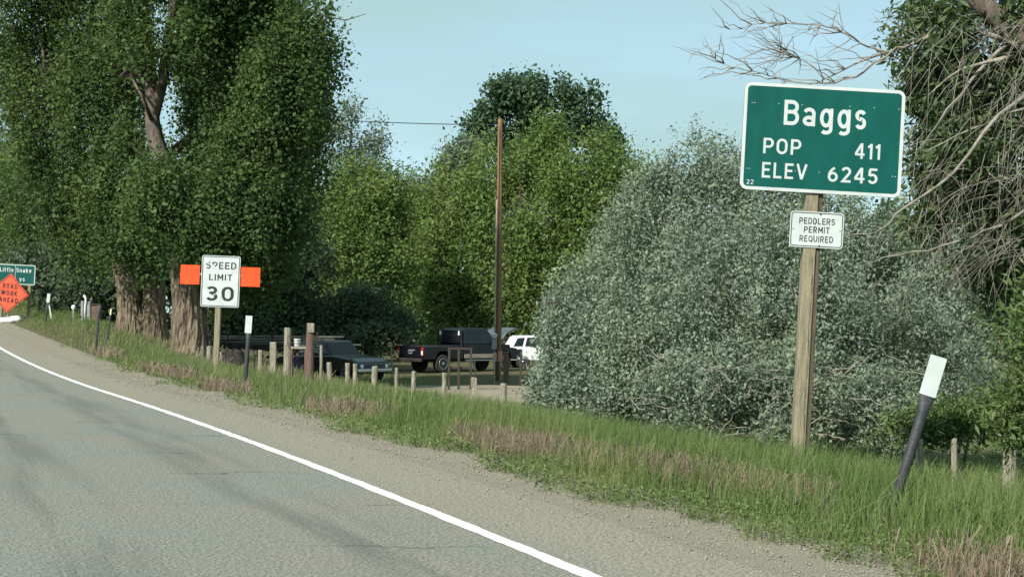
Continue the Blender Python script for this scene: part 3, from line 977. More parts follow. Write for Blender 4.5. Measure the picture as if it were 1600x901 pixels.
def simple_tree(label, D, bx, lobes, lm, leaf, aspect, dens, per, spread, seed, name='tree', cat='tree', group='trees beyond the parked vehicles', tr=.22, bark=None, **kw):
    b = on_ground(bx, D, -.2)
    lb = [px_lobe(x, y, a, c, D + dz, .8) for x, y, a, c, dz in lobes]
    topz = max(l[0][2] for l in lb)
    tp = Vector((b.x + random.uniform(-.4, .4), b.y, max(b.z + 1.2, topz - .5)))
    pts = wiggle(b, tp, 4, .025)
    return tree(name, label, b, [(pts, [tr, tr * .8, tr * .62, tr * .45, tr * .2])], lb, lm, leaf, aspect, dens, per, spread, bark=bark, group=group, cat=cat, seed=seed, **kw)

WL = dict(vert=1.6, inner=.18, drop=.3, subs=20, subr=(.15, .36), sv=1.5, ragged=.2)
simple_tree('yellow green willow left of the utility pole, nearest the old cottonwood', 82, 575,
    [(575, 330, 66, 72, 0), (540, 395, 52, 80, -1), (605, 405, 50, 90, -1), (560, 470, 75, 55, 0), (545, 300, 40, 45, 1), (610, 320, 30, 50, 1)],
    L_willow, .22, .42, 50000, 14, .3, 1, 'willow_tree', 'tree', **WL)
simple_tree('broad willow rising directly behind the utility pole and dark pickup', 92, 800,
    [(730, 330, 58, 75, 0), (800, 300, 66, 80, 1), (845, 235, 46, 52, 2), (770, 410, 100, 90, -2), (690, 400, 55, 85, -1), (720, 480, 70, 60, -2), (850, 400, 80, 90, -2), (800, 490, 90, 60, -2.5), (668, 330, 30, 46, 1)],
    L_willow, .24, .42, 85000, 14, .34, 2, 'willow_tree', 'tree', tr=.35, **WL)
simple_tree('rounded willow between the utility pole and the silver bush', 90, 930,
    [(945, 280, 72, 66, 0), (905, 320, 66, 80, -1), (985, 330, 42, 70, 0), (930, 400, 92, 80, -1), (900, 480, 80, 70, -1), (970, 460, 60, 70, -1)],
    L_willow, .24, .42, 60000, 14, .34, 3, 'willow_tree', 'tree', tr=.3, **WL)
simple_tree('tall dark cottonwood standing above the willows behind the utility pole', 135, 840,
    [(800, 175, 46, 54, 0), (762, 205, 36, 46, -1), (840, 165, 32, 44, 0), (905, 185, 36, 46, 1), (944, 212, 26, 36, 1), (740, 262, 30, 40, -1), (850, 250, 80, 70, 0), (955, 250, 26, 36, 0), (882, 150, 16, 22, 0), (820, 145, 30, 22, 0), (785, 150, 20, 20, 0)],
    L_dark, .30, .8, 42000, 16, .42, 4, 'cottonwood_tree', 'tree', tr=.5, vert=1.1, inner=.08, subs=7, subr=(.24, .44), sv=1.0, ragged=.06)
simple_tree('thin airy tree showing sky through its twigs beside the big cottonwood', 100, 545,
    [(545, 200, 46, 42, 0), (580, 225, 28, 34, 0), (520, 250, 44, 50, 0), (565, 260, 40, 30, 0)],
    L_grey, .2, .6, 7000, 8, .34, 5, 'tree', 'tree', tr=.22, inner=.15, subs=10)
simple_tree('small grey green tree left of the dark cottonwood top', 112, 715,
    [(712, 285, 34, 52, 0), (735, 250, 24, 26, 0), (700, 330, 34, 50, 0)],
    L_grey, .25, .6, 14000, 10, .36, 6, 'tree', 'tree', inner=.2)
simple_tree('pale far tree in the gap between the two willows', 150, 645,
    [(645, 305, 34, 36, 0), (635, 360, 40, 46, 0), (655, 420, 60, 60, 0)],
    L_grey, .28, .6, 12000, 8, .5, 7, 'tree', 'tree', inner=.2)
SB = dict(vert=1.0, inner=.3)
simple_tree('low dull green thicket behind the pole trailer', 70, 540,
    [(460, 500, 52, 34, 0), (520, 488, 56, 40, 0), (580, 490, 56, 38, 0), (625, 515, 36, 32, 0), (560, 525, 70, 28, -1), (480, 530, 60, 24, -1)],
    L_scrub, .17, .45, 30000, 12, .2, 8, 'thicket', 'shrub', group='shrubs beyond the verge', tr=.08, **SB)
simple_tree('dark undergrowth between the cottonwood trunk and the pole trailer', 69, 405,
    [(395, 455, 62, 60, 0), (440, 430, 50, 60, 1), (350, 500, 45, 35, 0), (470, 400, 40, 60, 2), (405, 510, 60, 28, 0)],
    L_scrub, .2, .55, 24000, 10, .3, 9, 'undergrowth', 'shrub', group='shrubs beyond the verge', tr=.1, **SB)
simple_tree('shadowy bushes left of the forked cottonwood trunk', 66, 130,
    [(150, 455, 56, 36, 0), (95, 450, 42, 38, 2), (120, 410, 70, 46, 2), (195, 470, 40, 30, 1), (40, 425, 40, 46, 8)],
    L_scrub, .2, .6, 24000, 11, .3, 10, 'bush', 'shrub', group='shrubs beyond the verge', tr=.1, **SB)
simple_tree('mid green tree at the far left behind the two road signs', 92, 40,
    [(30, 400, 70, 66, 0), (80, 340, 62, 66, 0), (10, 310, 60, 70, 2), (110, 420, 60, 60, -1), (-50, 380, 60, 80, 0), (40, 460, 70, 40, -2)],
    L_willow, .26, .6, 34000, 11, .36, 12, 'tree', 'tree', group='trees beyond the bend', tr=.25, **WL)
simple_tree('bluish far tree peeping over the left edge behind the cottonwoods', 130, 10,
    [(10, 250, 50, 66, 0), (50, 280, 44, 60, 0), (-50, 260, 60, 80, 0), (20, 330, 70, 60, 0)],
    L_grey, .32, .6, 22000, 10, .45, 13, 'tree', 'tree', group='trees beyond the bend', tr=.3, **SB)
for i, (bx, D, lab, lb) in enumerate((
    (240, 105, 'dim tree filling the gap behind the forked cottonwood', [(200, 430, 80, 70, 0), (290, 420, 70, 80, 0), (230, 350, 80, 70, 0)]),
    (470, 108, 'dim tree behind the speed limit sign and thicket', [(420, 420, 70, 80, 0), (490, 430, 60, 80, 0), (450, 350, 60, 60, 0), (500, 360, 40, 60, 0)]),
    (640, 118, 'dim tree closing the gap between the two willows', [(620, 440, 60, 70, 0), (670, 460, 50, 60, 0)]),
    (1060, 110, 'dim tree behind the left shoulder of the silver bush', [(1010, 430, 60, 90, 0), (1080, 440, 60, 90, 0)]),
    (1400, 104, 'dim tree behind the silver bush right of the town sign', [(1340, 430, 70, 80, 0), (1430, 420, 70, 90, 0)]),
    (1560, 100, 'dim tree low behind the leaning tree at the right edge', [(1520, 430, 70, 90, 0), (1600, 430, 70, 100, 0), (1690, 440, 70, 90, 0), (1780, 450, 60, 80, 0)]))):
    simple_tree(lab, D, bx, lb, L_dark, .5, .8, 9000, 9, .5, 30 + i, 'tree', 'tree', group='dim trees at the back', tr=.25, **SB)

# ---- the big silver bush
def silver_bush():
    D = 24.0
    b = on_ground(1150, D, -.1)
    t = thing('silver_bush', 'large silvery grey green bush behind the green town sign', 'shrub', b)
    lb = [px_lobe(x, y, a, c, D + dz, .8) for x, y, a, c, dz in (
        (1105, 345, 120, 110, .2), (1010, 425, 110, 120, 0), (920, 500, 82, 105, -.6), (880, 585, 66, 76, -1.2), (990, 560, 105, 100, -1.8), (1110, 500, 120, 140, -1.6),
        (1210, 350, 110, 110, .5), (1215, 470, 110, 140, -1.2), (1320, 420, 105, 120, .2), (1320, 540, 110, 120, -1.6), (1120, 610, 130, 70, -2.6),
        (1240, 610, 120, 80, -2.7), (1420, 450, 95, 110, .8), (1480, 410, 80, 90, 1.4), (1425, 580, 95, 100, -1.2), (1490, 540, 70, 110, 0.2), (950, 620, 80, 46, -2.0), (1360, 635, 100, 60, -2.4), (1145, 290, 50, 60, .6), (1075, 305, 66, 56, .3))]
    mb = MB()
    bl = Vector((0, 0, 0))
    for c, r in lb:
        c = Vector(c) - b
        root = Vector((c.x * .45 + random.uniform(-.4, .4), c.y * .45, .0))
        mb.tube(wiggle(root, c, 5, .05), [.06, .05, .04, .032, .024, .012], 6)
        for _ in range(16):
            d = Vector((random.gauss(0, 1), random.gauss(-.3, 1), random.gauss(.2, 1))).normalized()
            e = c + Vector((d.x * r[0], d.y * r[1], d.z * r[2])) * random.uniform(.8, 1.06)
            mb.tube(wiggle(c.lerp(root, random.uniform(0, .4)), e, 5, .05), [.02, .016, .012, .009, .006, .003], 4)
    # bare dead twigs low on the roadside face
    for _ in range(70):
        px = random.uniform(1000, 1480); py = random.uniform(560, 690)
        p = at(px, py, D - random.uniform(3.2, 4.0)) - b
        e = p + Vector((random.uniform(-.7, .7), random.uniform(-.2, .4), random.uniform(-.25, .45)))
        mb.tube(wiggle(p, e, 5, .07), [.010, .009, .007, .005, .004, .002], 4)
    mb.build('branches', M_twig, t, smooth=True)
    # the bare spray that sticks out on the left
    sp = MB()
    for k in range(9):
        s0 = at(885, 478 + random.uniform(-8, 8), D - .8) - b
        e = at(830 + random.uniform(-4, 26), 440 + random.uniform(0, 46), D - 1.2) - b
        sp.tube(wiggle(s0, e, 6, .05), [.012, .010, .008, .006, .005, .004, .002], 4)
    sp.build('dead_spray', M_twig, t, smooth=True)
    r2 = np.random.default_rng(77)
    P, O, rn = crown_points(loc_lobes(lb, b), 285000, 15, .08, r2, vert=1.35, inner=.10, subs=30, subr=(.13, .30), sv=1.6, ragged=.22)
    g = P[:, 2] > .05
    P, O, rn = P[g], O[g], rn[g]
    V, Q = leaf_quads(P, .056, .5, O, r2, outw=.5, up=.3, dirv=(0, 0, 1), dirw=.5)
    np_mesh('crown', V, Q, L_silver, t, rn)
silver_bush()

# ---- the tree on the right: dark narrow leaves, a tangle of bare hanging twigs
def right_tree():
    D = 18.5
    b = on_ground(1790, D, -.1)
    t = thing('old_willow_tree', 'leaning tree at the right edge with bare tangled twigs over dark leaves', 'tree', b)
    mb = MB(); trk = MB()
    def limb(pts, rad, n=7):
        P = [Vector(at(x, y, d)) - b for x, y, d in pts]
        out = []; ro = []
        for i in range(len(P) - 1):
            for j in range(3):
                q = j / 3
                p = P[i].lerp(P[i + 1], q)
                if j: p += Vector([random.uniform(-1, 1) for _ in range(3)]) * .025
                out.append(p); ro.append(rad[i] * (1 - q) + rad[i + 1] * q)
        out.append(P[-1]); ro.append(rad[-1])
        mb.tube(out, [v * .46 for v in ro], n, jag=.05)
        return out
    g0 = on_ground(1790, D, -.1)
    tr_ = [Vector((0, 0, 0)), at(1770, 500, D) - b, at(1730, 260, D) - b, at(1660, 110, D) - b, at(1585, 52, D) - b, at(1545, 18, D) - b, at(1500, -30, D) - b]
    trk.tube(tr_, [.34, .30, .26, .21, .17, .14, .10], 12, jag=.06)
    trk.build('trunk', M_limb, t, smooth=True)
    limbs = [
        limb([(1620, 80, D), (1560, 60, D - .3), (1500, 40, D - .3), (1440, 62, D - .4), (1385, 82, D - .4), (1320, 108, D - .3), (1265, 132, D)], [.09, .08, .065, .05, .038, .025, .01]),
        limb([(1440, 62, D - .4), (1400, 75, D - .5), (1350, 112, D - .4), (1305, 130, D - .2), (1240, 128, D), (1200, 118, D), (1165, 110, D), (1118, 92, D)], [.04, .035, .03, .024, .018, .013, .009, .004]),
        limb([(1385, 82, D - .4), (1345, 68, D - .3), (1300, 44, D - .2), (1250, 38, D), (1195, 36, D), (1140, 46, D)], [.03, .026, .022, .016, .011, .005]),
        limb([(1305, 130, D - .2), (1250, 92, D), (1220, 74, D)], [.018, .012, .005]),
        limb([(1640, 120, D), (1560, 180, D - .6), (1490, 270, D - .8), (1420, 320, D - 1), (1370, 362, D - 1), (1330, 366, D - 1)], [.07, .055, .042, .03, .02, .008]),
        limb([(1660, 280, D - .3), (1580, 345, D - .8), (1520, 372, D - 1), (1450, 392, D - 1.2), (1380, 402, D - 1.2), (1340, 420, D - 1)], [.06, .045, .035, .022, .013, .006]),
        limb([(1640, 100, D), (1570, 90, D - .5), (1500, 110, D - .6), (1450, 150, D - .6)], [.07, .05, .035, .015]),
        limb([(1690, 190, D), (1600, 170, D - .4), (1520, 200, D - .6), (1450, 235, D - .8)], [.07, .05, .035, .015]),
        limb([(1600, 50, D), (1540, 100, D - .4), (1480, 170, D - .6), (1430, 240, D - .7)], [.06, .05, .03, .012]),
    ]
    # fine upturned twigs against the sky
    for L in limbs[:4]:
        for _ in range(26):
            p = random.choice(L[3:])
            e = p + Vector((random.uniform(-.75, .1), random.uniform(-.2, .2), random.uniform(-.28, .42)))
            pts = wiggle(p, e, 5, .06)
            mb.tube(pts, [.008, .007, .0055, .0045, .0035, .002], 4)
            if random.random() < .6:
                q = pts[3]
                mb.tube(wiggle(q, q + Vector((random.uniform(-.35, .15), random.uniform(-.1, .1), random.uniform(-.2, .25))), 3, .07), [.004, .003, .0025, .0015], 3)
    mb.build('limbs', M_twig, t, smooth=True)
    tw = MB()
    for _ in range(380):
        # bare twigs hang and cross in front of the leaves
        px = 1600 + 60 - abs(random.gauss(0, 1)) * 120
        py = random.uniform(20, 400)
        if px < 1330: px = random.uniform(1420, 1620)
        if px < 1425 and py < 310: continue
        p = at(px, py, D - random.uniform(-.5, 1.3)) - b
        ln = random.uniform(.4, 1.35)
        sx = random.gauss(-.25, .45)
        pts = [p]
        vx, vz = sx, random.uniform(-.7, .25)
        for k in range(6):
            vz -= .13; vx += random.uniform(-.09, .09)
            d = Vector((vx, random.uniform(-.1, .1), vz)).normalized() * ln / 6
            pts.append(pts[-1] + d)
        tw.tube(pts, [.0038, .0035, .0031, .0027, .0022, .0017, .0012], 4)
        if random.random() < .55:
            q = pts[random.choice((2, 3, 4))]
            d = (pts[-1] - pts[0]).normalized() + Vector((random.uniform(-.7, .7), random.uniform(-.3, .3), random.uniform(-.4, .4)))
            tw.tube([q, q + d * ln * .16, q + d * ln * .3 + Vector((0, 0, -.02))], [.003, .0024, .0013], 3)
    tw.build('bare_twigs', M_twig, t, smooth=True)
    lb = [px_lobe(x, y, a, c, D + dz, .8) for x, y, a, c, dz in (
        (1465, 50, 58, 46, -.3), (1540, 70, 76, 66, .2), (1475, 150, 56, 58, .1), (1560, 160, 80, 80, .3), (1500, 240, 56, 66, 0), (1590, 260, 80, 80, .3), (1560, 350, 70, 66, .4),
        (1640, 80, 80, 90, .5), (1465, 330, 50, 50, 1.0), (1450, 240, 36, 60, .8), (1660, 330, 80, 100, .8), (1430, 120, 24, 40, .5), (1440, 20, 40, 30, .4), (1560, -40, 120, 60, .4), (1620, 430, 60, 60, 1.2), (1545, 440, 60, 50, 1.5))]
    r2 = np.random.default_rng(91)
    P, O, rn = crown_points(loc_lobes(lb, b), 44000, 12, .10, r2, vert=1.2, inner=.04, drop=.05, subs=8, subr=(.20, .36), ragged=.3)
    V, Q = leaf_quads(P, .12, .3, O, r2, outw=.4, up=.3, dirv=(0, 0, -1), dirw=.5)
    np_mesh('crown', V, Q, L_olive, t, rn)
right_tree()

simple_tree('bright green leafy shrub at the right edge beneath the leaning tree', 13.6, 1625,
    [(1620, 560, 52, 60, 0), (1612, 625, 46, 34, -.2), (1650, 640, 50, 50, 0), (1632, 495, 36, 46, .3), (1590, 668, 40, 20, -.3)],
    L_shrub, .085, .26, 11000, 10, .12, 50, 'shrub', 'shrub', group='shrubs beyond the verge', tr=.03, inner=.1, vert=1.2, subs=9)
simple_tree('dim leafy shrub behind the leaning black marker post', 17.5, 1480,
    [(1475, 662, 50, 22, 0), (1530, 650, 46, 30, .4), (1425, 668, 36, 16, 0)],
    L_shrub, .075, .3, 8000, 9, .10, 51, 'shrub', 'shrub', group='shrubs beyond the verge', tr=.03, inner=.1, subs=9)

# ================================================================== SIGNS
def sign_town():
    D = 13.84
    b = on_ground(1252.5, D, -.1)
    t = thing('town_sign', 'large green town limit sign on a tall square wooden post', 'sign', b, (0, R(2.75), 0))
    m = F / D
    Rt = Matrix.Rotation(R(-2.75), 3, 'Y')
    def loc(px, py, dy=0.0):
        v = Rt @ (at(px, py, D) - b)
        return Vector((v.x, dy, v.z))
    c = loc(1287, 217.5)
    # post: pale front board and a recessed strip coloured darker along its right side
    hgt = c.z + .42
    pc = loc(1265, 500).x
    MB().box((pc - .022, .13, hgt / 2), (.115, .13, hgt)).build('post', M_post, t, bevel=.006)
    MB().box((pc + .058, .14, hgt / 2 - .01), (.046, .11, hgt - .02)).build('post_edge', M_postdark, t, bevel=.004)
    ck = MB()
    for i in range(22):
        z = .35 + i * .088
        ck.box((pc + .012 + .006 * math.sin(i * .8), .0640, z), (.005 + .003 * math.sin(i * 2.1), .004, .09), Matrix.Rotation(.04 * math.sin(i * 1.7), 3, 'Y'))
    ck.build('drying_crack', M_postdark, t)
    sg = panel('sign_panel', 1.515, 1.012, .07, -.003, .003, M_alu, t, (c.x, .052, c.z))
    panel('green_face', 1.515, 1.012, .07, -.0065, -.0035, M_sgreen, sg)
    frame_ring('white_border', 1.513, 1.010, .069, .031, -.0085, -.007, M_white, sg, (0, 0, 0))
    y = -.007
    for body, x, w, z, cap in (('Baggs', .012, .775, .120, .236), ('POP', -.378, .352, -.158, .146), ('411', .428, .238, -.160, .146),
                               ('ELEV', -.343, .424, -.387, .146), ('6245', .300, .468, -.390, .146), ('22', -.662, .066, -.455, .043)):
        text(body, w, cap, M_white, sg, (x, y, z), weight=.15 if cap > .1 else .14)
    for i, (x, z) in enumerate(((-.68, .31), (-.655, .31), (-.43, .315), (-.21, .315), (.24, .325), (.47, .325), (.70, .325), (.725, .325),
                                (-.695, -.31), (-.67, -.31), (-.24, -.31), (-.015, -.31), (.70, -.31), (.672, -.31))):
        MB().lathe([(.005, 0), (.005, -.004), (.003, -.006)], 8, 'y', (x, y, z)).build('bolt', M_white, sg)
    br = MB()
    for dz in (-.3, .3):
        br.box((c.x, .058, c.z + dz), (1.3, .006, .05))
    br.build('back_brace', M_alu, t)
    # small white permit sign, its own plate on the same post
    c2 = loc(1278, 358.5)
    t2 = thing('permit_sign', 'small white peddlers permit sign beneath the green town sign', 'sign', b, (0, R(2.75), 0))
    sp = panel('sign_panel', .505, .338, .035, -.002, .002, M_alu, t2, (c2.x, .061, c2.z))
    panel('white_face', .505, .338, .035, -.0045, -.0025, M_white, sp)
    frame_ring('black_border', .485, .318, .028, .0075, -.006, -.005, M_black, sp, (0, 0, 0))
    for body, w, z in (('PEDDLERS', .335, .052), ('PERMIT', .24, -.030), ('REQUIRED', .315, -.115)):
        text(body, w, .058, M_black, sp, (0, -.005, z), weight=.14)
    for zz in (.148, -.150):
        MB().lathe([(.008, 0), (.008, -.005), (.004, -.007)], 8, 'y', (.03, -.0045, zz)).build('bolt', M_rust, sp)
    for xx in (-.22, .22):
        MB().lathe([(.006, 0), (.006, -.002), (.003, -.003)], 8, 'y', (xx, -.0045, 0)).build('bolt_hole', M_rust, sp)
    MB().box((-.02, -.0047, 0), (.008, .0012, .21), Matrix.Rotation(R(4), 3, 'Y')).build('scratch', M_grey, sp)
sign_town()

def sign_speed():
    D = 35.2
    b = on_ground(336, D, -.15)
    t = thing('speed_limit_sign', 'white speed limit thirty sign on a wooden post between two orange squares', 'sign', b, (0, R(1.6), 0))
    Rt = Matrix.Rotation(R(-1.6), 3, 'Y')
    c = Rt @ (at(344.3, 439.5, D) - b)
    MB().box((c.x - .04, .075, (c.z + .5) / 2), (.13, .10, c.z + .5)).build('post', M_post, t, bevel=.008)
    sg = panel('sign_panel', .92, 1.22, .05, -.003, .003, M_alu, t, (c.x, .018, c.z))
    panel('white_face', .92, 1.22, .05, -.007, -.0035, M_white, sg)
    frame_ring('black_border', .885, 1.185, .04, .018, -.009, -.0075, M_black, sg, (0, 0, 0))
    for body, w, z, cap, bo in (('SPEED', .72, .295, .165, .16), ('LIMIT', .55, .022, .150, .16), ('30', .66, -.465, .345, .165)):
        text(body, w, cap, M_black, sg, (0.0, -.0075, z), weight=bo)
    # worn white spots where the black print has come away
    for x, z, a, e in ((-.34, .44, .09, .05), (-.185, .345, .06, .115), (-.30, .46, .05, .03), (.02, -.34, .05, .09), (.05, -.40, .04, .05), (-.13, -.31, .05, .03), (.3, .30, .03, .02)):
        MB().prism([(x + a / 2 * math.cos(q * .785) * (1 + .2 * math.sin(q * 3)), z + e / 2 * math.sin(q * .785)) for q in range(8)], -.0125, -.0118).build('worn_spot', M_white, sg)
    for name, px, py in (('orange_flag_panel', 296.5, 428.7), ('orange_flag_panel', 391.0, 432.6)):
        q = Rt @ (at(px, py, D) - b)
        fp = panel(name, .457, .457, .02, -.002, .002, M_alu, t, (q.x, .032, q.z))
        panel('orange_face', .457, .457, .02, -.005, -.0025, M_orange, fp)
    MB().box((c.x, .040, c.z + .16), (1.75, .012, .04)).build('cross_bar', M_alu, t)
sign_speed()

def sign_roadwork():
    D = 64.0
    p = at(6, 503, D)
    b = Vector((p.x, p.y, gz(p.x, p.y)))
    t = thing('road_work_sign', 'orange diamond road work ahead sign on a portable stand at the left edge', 'sign', b)
    c = at(13.8, 457.8, D) - b
    m = bpy.data.objects.new('sign_panel', None)
    A = .862
    rot = Matrix.Rotation(R(6.0), 3, 'Y')
    pl = MB().prism([(A, 0), (0, A), (-A, 0), (0, -A)], -.006, .006).build('sign_panel', M_salmon, t)
    pl.location = c; pl.rotation_euler = (0, R(6.0), 0)
    q = A - .035; r_ = q - .05
    mb = MB()
    O_ = [(q, 0), (0, q), (-q, 0), (0, -q)]; I_ = [(r_, 0), (0, r_), (-r_, 0), (0, -r_)]
    vs_ = [(x, -.0075, z) for x, z in O_] + [(x, -.0075, z) for x, z in I_] + [(x, -.0095, z) for x, z in O_] + [(x, -.0095, z) for x, z in I_]
    fs_ = []
    for j in range(4):
        k = (j + 1) % 4
        fs_ += [(8 + j, 12 + j, 12 + k, 8 + k), (j, 8 + j, 8 + k, k), (4 + j, 4 + k, 12 + k, 12 + j)]
    mb.add(vs_, fs_).build('black_border', M_black, pl)
    for body, w, z in (('ROAD', .64, .20), ('WORK', .70, -.10), ('AHEAD', .82, -.40)):
        text(body, w, .215, M_black, pl, (.02, -.007, z), weight=.23, gap=.22)
    st = MB()
    st.tube([Vector((c.x - .07, .05, c.z - A - .25)), Vector((c.x + .06, .05, c.z + A * .9))], .025, 8)
    st.tube([Vector((c.x - .7, .03, c.z)), Vector((c.x + .7, .03, c.z))], .02, 6)
    st.build('mast', M_grey, t)
    for sx, sy in ((-1, -.55), (1, -.55), (-1, .55), (1, .55)):
        ex, ey = c.x - .07 + sx * .85, .05 + sy
        ez = gz(b.x + ex, b.y + ey) - b.z + .02
        MB().tube([Vector((c.x - .07, .05, c.z - A - .15)), Vector((ex, ey, ez))], .022, 6).build('leg', M_grey, t)
    labs = ('long white sandbag lying under the road work sign', 'small white sandbag right of the longer one under the road work sign')
    for (px, ln, lab, rz) in ((7, .95, labs[0], .05), (24, .55, labs[1], -.2)):
        q = at(px, 504, D - .5)
        z = max(gz(q.x, q.y), float(road_z(q.y - 8.56)))
        mb = MB()
        mb.tube([Vector((-ln/2 + ln * k / 8, .02 * math.sin(k), .11 + .015 * math.sin(k * 1.7))) for k in range(9)], [.03, .11, .13, .14, .12, .14, .13, .11, .03], 10, jag=.06)
        o = mb.build('sandbag', M_bag, None, smooth=True)
        o.location = (q.x, q.y, z); o.rotation_euler = (0, 0, rz)
        tag(o, lab, 'sandbag', 'sandbags under the road work sign')
sign_roadwork()

def sign_district():
    D = 64.6
    p = at(20, 480, D)
    b = Vector((p.x, p.y, gz(p.x, p.y) - .1))
    t = thing('guide_sign', 'green guide sign half hidden behind the orange diamond sign', 'sign', b, (0, R(2.2), 0))
    c = at(22, 428.5, D) - b
    sg = panel('sign_panel', 1.68, .88, .04, -.004, .004, M_alu, t, (c.x, .03, c.z))
    panel('green_face', 1.68, .88, .04, -.008, -.0045, M_sgreen, sg)
    frame_ring('white_border', 1.665, .865, .04, .035, -.010, -.0085, M_white, sg, (0, 0, 0))
    MB().box((-.04, -.0087, .1), (.03, .001, .66)).build('panel_seam', M_alu, sg)
    text('Little Snake', 1.38, .19, M_white, sg, (-.03, -.0085, .10), weight=.17)
    text('ys', .24, .18, M_white, sg, (.27, -.0085, -.28), weight=.17)
    for x in (-.6, .6):
        MB().box((c.x + x, .09, (c.z + .45) / 2), (.12, .11, c.z + .45)).build('post', M_post, t, bevel=.01)
sign_district()

# ================================================================== ROADSIDE MARKER POSTS
def marker(label, D, base, topx, topy, white, pw, tw, back=False, cream=False):
    """flexible black tube pressed flat at the head, with a reflective sheet round it"""
    px, py = base
    p0 = at(px, py, D)
    bz = gz(p0.x, p0.y)
    b = Vector((p0.x, p0.y, bz - .05))
    tp = at(topx, topy, D)
    v = tp - b
    L = v.length
    ry = math.atan2(v.x, v.z)
    t = thing('marker_post', label, 'marker post', b, (0, ry, 0), 'delineator posts along the shoulder')
    mb = MB()
    n = 12; vs_ = []; fs_ = []
    hw = white
    prof = [(0, tw/2 * 1.08, tw/2), (L * .25, tw/2, tw/2), (L - hw - .12, tw/2, tw/2), (L - hw - .03, pw/2 * .92, tw/2 * .6), (L - hw + .01, pw/2 * .96, .012), (L - .004, pw/2 * .96, .012)]
    for (z, rx, ry_) in prof:
        bend = .02 * math.sin(z * 2.2)
        for j in range(n):
            a = 2 * math.pi * j / n
            vs_.append((rx * math.cos(a) + bend, ry_ * math.sin(a), z))
    for i in range(len(prof) - 1):
        for j in range(n):
            fs_.append((i * n + j, i * n + (j + 1) % n, (i + 1) * n + (j + 1) % n, (i + 1) * n + j))
    fs_.append(tuple((len(prof) - 1) * n + j for j in range(n)))
    mb.add(vs_, fs_).build('tube', M_rubber, t, smooth=True)
    bz_ = .02 * math.sin((L - hw / 2) * 2.2)
    q = panel('reflective_sheet', pw, hw, .006, -.0035, .0035, mat('cream_sheeting', (.62, .60, .42), (.5, .48, .36), 8, .5) if cream else M_white, t, (bz_, -.014 if not back else .014, L - hw / 2))
    return t
marker('black marker post with white top leaning far over, nearest the camera', 10.9, (1384, 792), 1464, 556, .30, .124, .079)
marker('upright black marker post with white top right of the speed limit sign', 28.2, (381, 612), 389, 493, .33, .125, .085)
marker('dark marker post with bare top at the gravel edge, left of the cottonwood trunks', 44.5, (148.5, 556), 155, 477, .14, .09, .072, back=True)
marker('thin dark marker post with small cream top beside the forked cottonwood', 47.5, (166, 543), 173, 482, .2, .05, .058, cream=True)
marker('small far black marker post with white top right of the road work sign', 60.0, (70.5, 508), 76, 458.5, .36, .13, .085)

# ================================================================== FENCE POSTS
def wood_post(label, px, D, topy, wid, m=M_fence, lean=0.0, square=False, twist=0.0):
    p = at(px, topy, D)
    bz = gz(p.x, p.y) - .15
    h = p.z - bz
    mb = MB()
    n = 4 if square else 11
    lv = [0, .25, .5, .75, .97, 1.0]
    prof = []
    vs_ = []; fs_ = []
    for i, f in enumerate(lv):
        r0 = wid / 2 * (1.0 if i < 5 else .9) * random.uniform(.94, 1.05)
        for j in range(n):
            a = 2 * math.pi * j / n + twist + (.785 if square else 0)
            rr = r0 * (1.2 if square else random.uniform(.92, 1.06))
            vs_.append((rr * math.cos(a), rr * math.sin(a), f * h + (random.uniform(-.02, .02) if i == 5 else 0)))
    for i in range(len(lv) - 1):
        for j in range(n):
            fs_.append((i * n + j, i * n + (j + 1) % n, (i + 1) * n + (j + 1) % n, (i + 1) * n + j))
    fs_.append(tuple((len(lv) - 1) * n + j for j in range(n)))
    mb.add(vs_, fs_)
    o = mb.build('fence_post', m)
    o.location = (p.x - math.sin(lean) * h, p.y, bz)
    o.rotation_euler = (0, lean, 0)
    return tag(o, label, 'fence post', 'wooden fence posts beyond the verge')

wood_post('short round fence post nearest the silver bush, left of its foot', 787, 28.2, 599, .13)
wood_post('whitish split fence post second from the silver bush', 741, 30.5, 589, .135, square=True, lean=.03)
wood_post('short grey fence post third from the silver bush', 694.5, 33, 582, .10)
wood_post('thin grey fence post fourth from the silver bush', 647, 34.5, 580, .115, lean=.04)
wood_post('thin pale stub fence post in front of the dark sedan bonnet tip', 619.5, 36, 575, .085)
wood_post('round stub fence post just below the dark sedan bonnet', 585.5, 36.5, 572, .15)
wood_post('right one of two stub posts close together under the dark sedan', 555, 37, 568, .115)
wood_post('left one of two stub posts close together under the dark sedan', 543, 37.2, 567, .125)
wood_post('slender pale fence post left of the dark sedan cab', 502, 39, 540, .075)
wood_post('splintered leaning brace post against the slender pale fence post', 514, 38.6, 566, .13, lean=-.06)
wood_post('tallest reddish brown corner fence post with pale top', 485, 41.5, 505, .215, M_fencered)
wood_post('tall grey fence post with a wire band, left of the tallest corner post', 449.5, 42.5, 512, .20)
wood_post('short square cut fence post between the marker post and tall grey post', 427, 41.5, 534, .19, square=True)
wood_post('small stub of fence post low in grass left of the square cut one', 407, 41.8, 547, .14)
wood_post('short fence post stub at the foot of the speed limit post', 327, 43, 541, .15)
wood_post('pale sawn fence post stub at the right edge of the picture', 1577, 15.4, 671, .135)
wood_post('weathered thin post in the leaves behind the leaning marker post', 1437, 16.5, 688, .075)
wood_post('slim grey post between the leaning marker and the pale stub', 1491, 16.0, 684, .06)
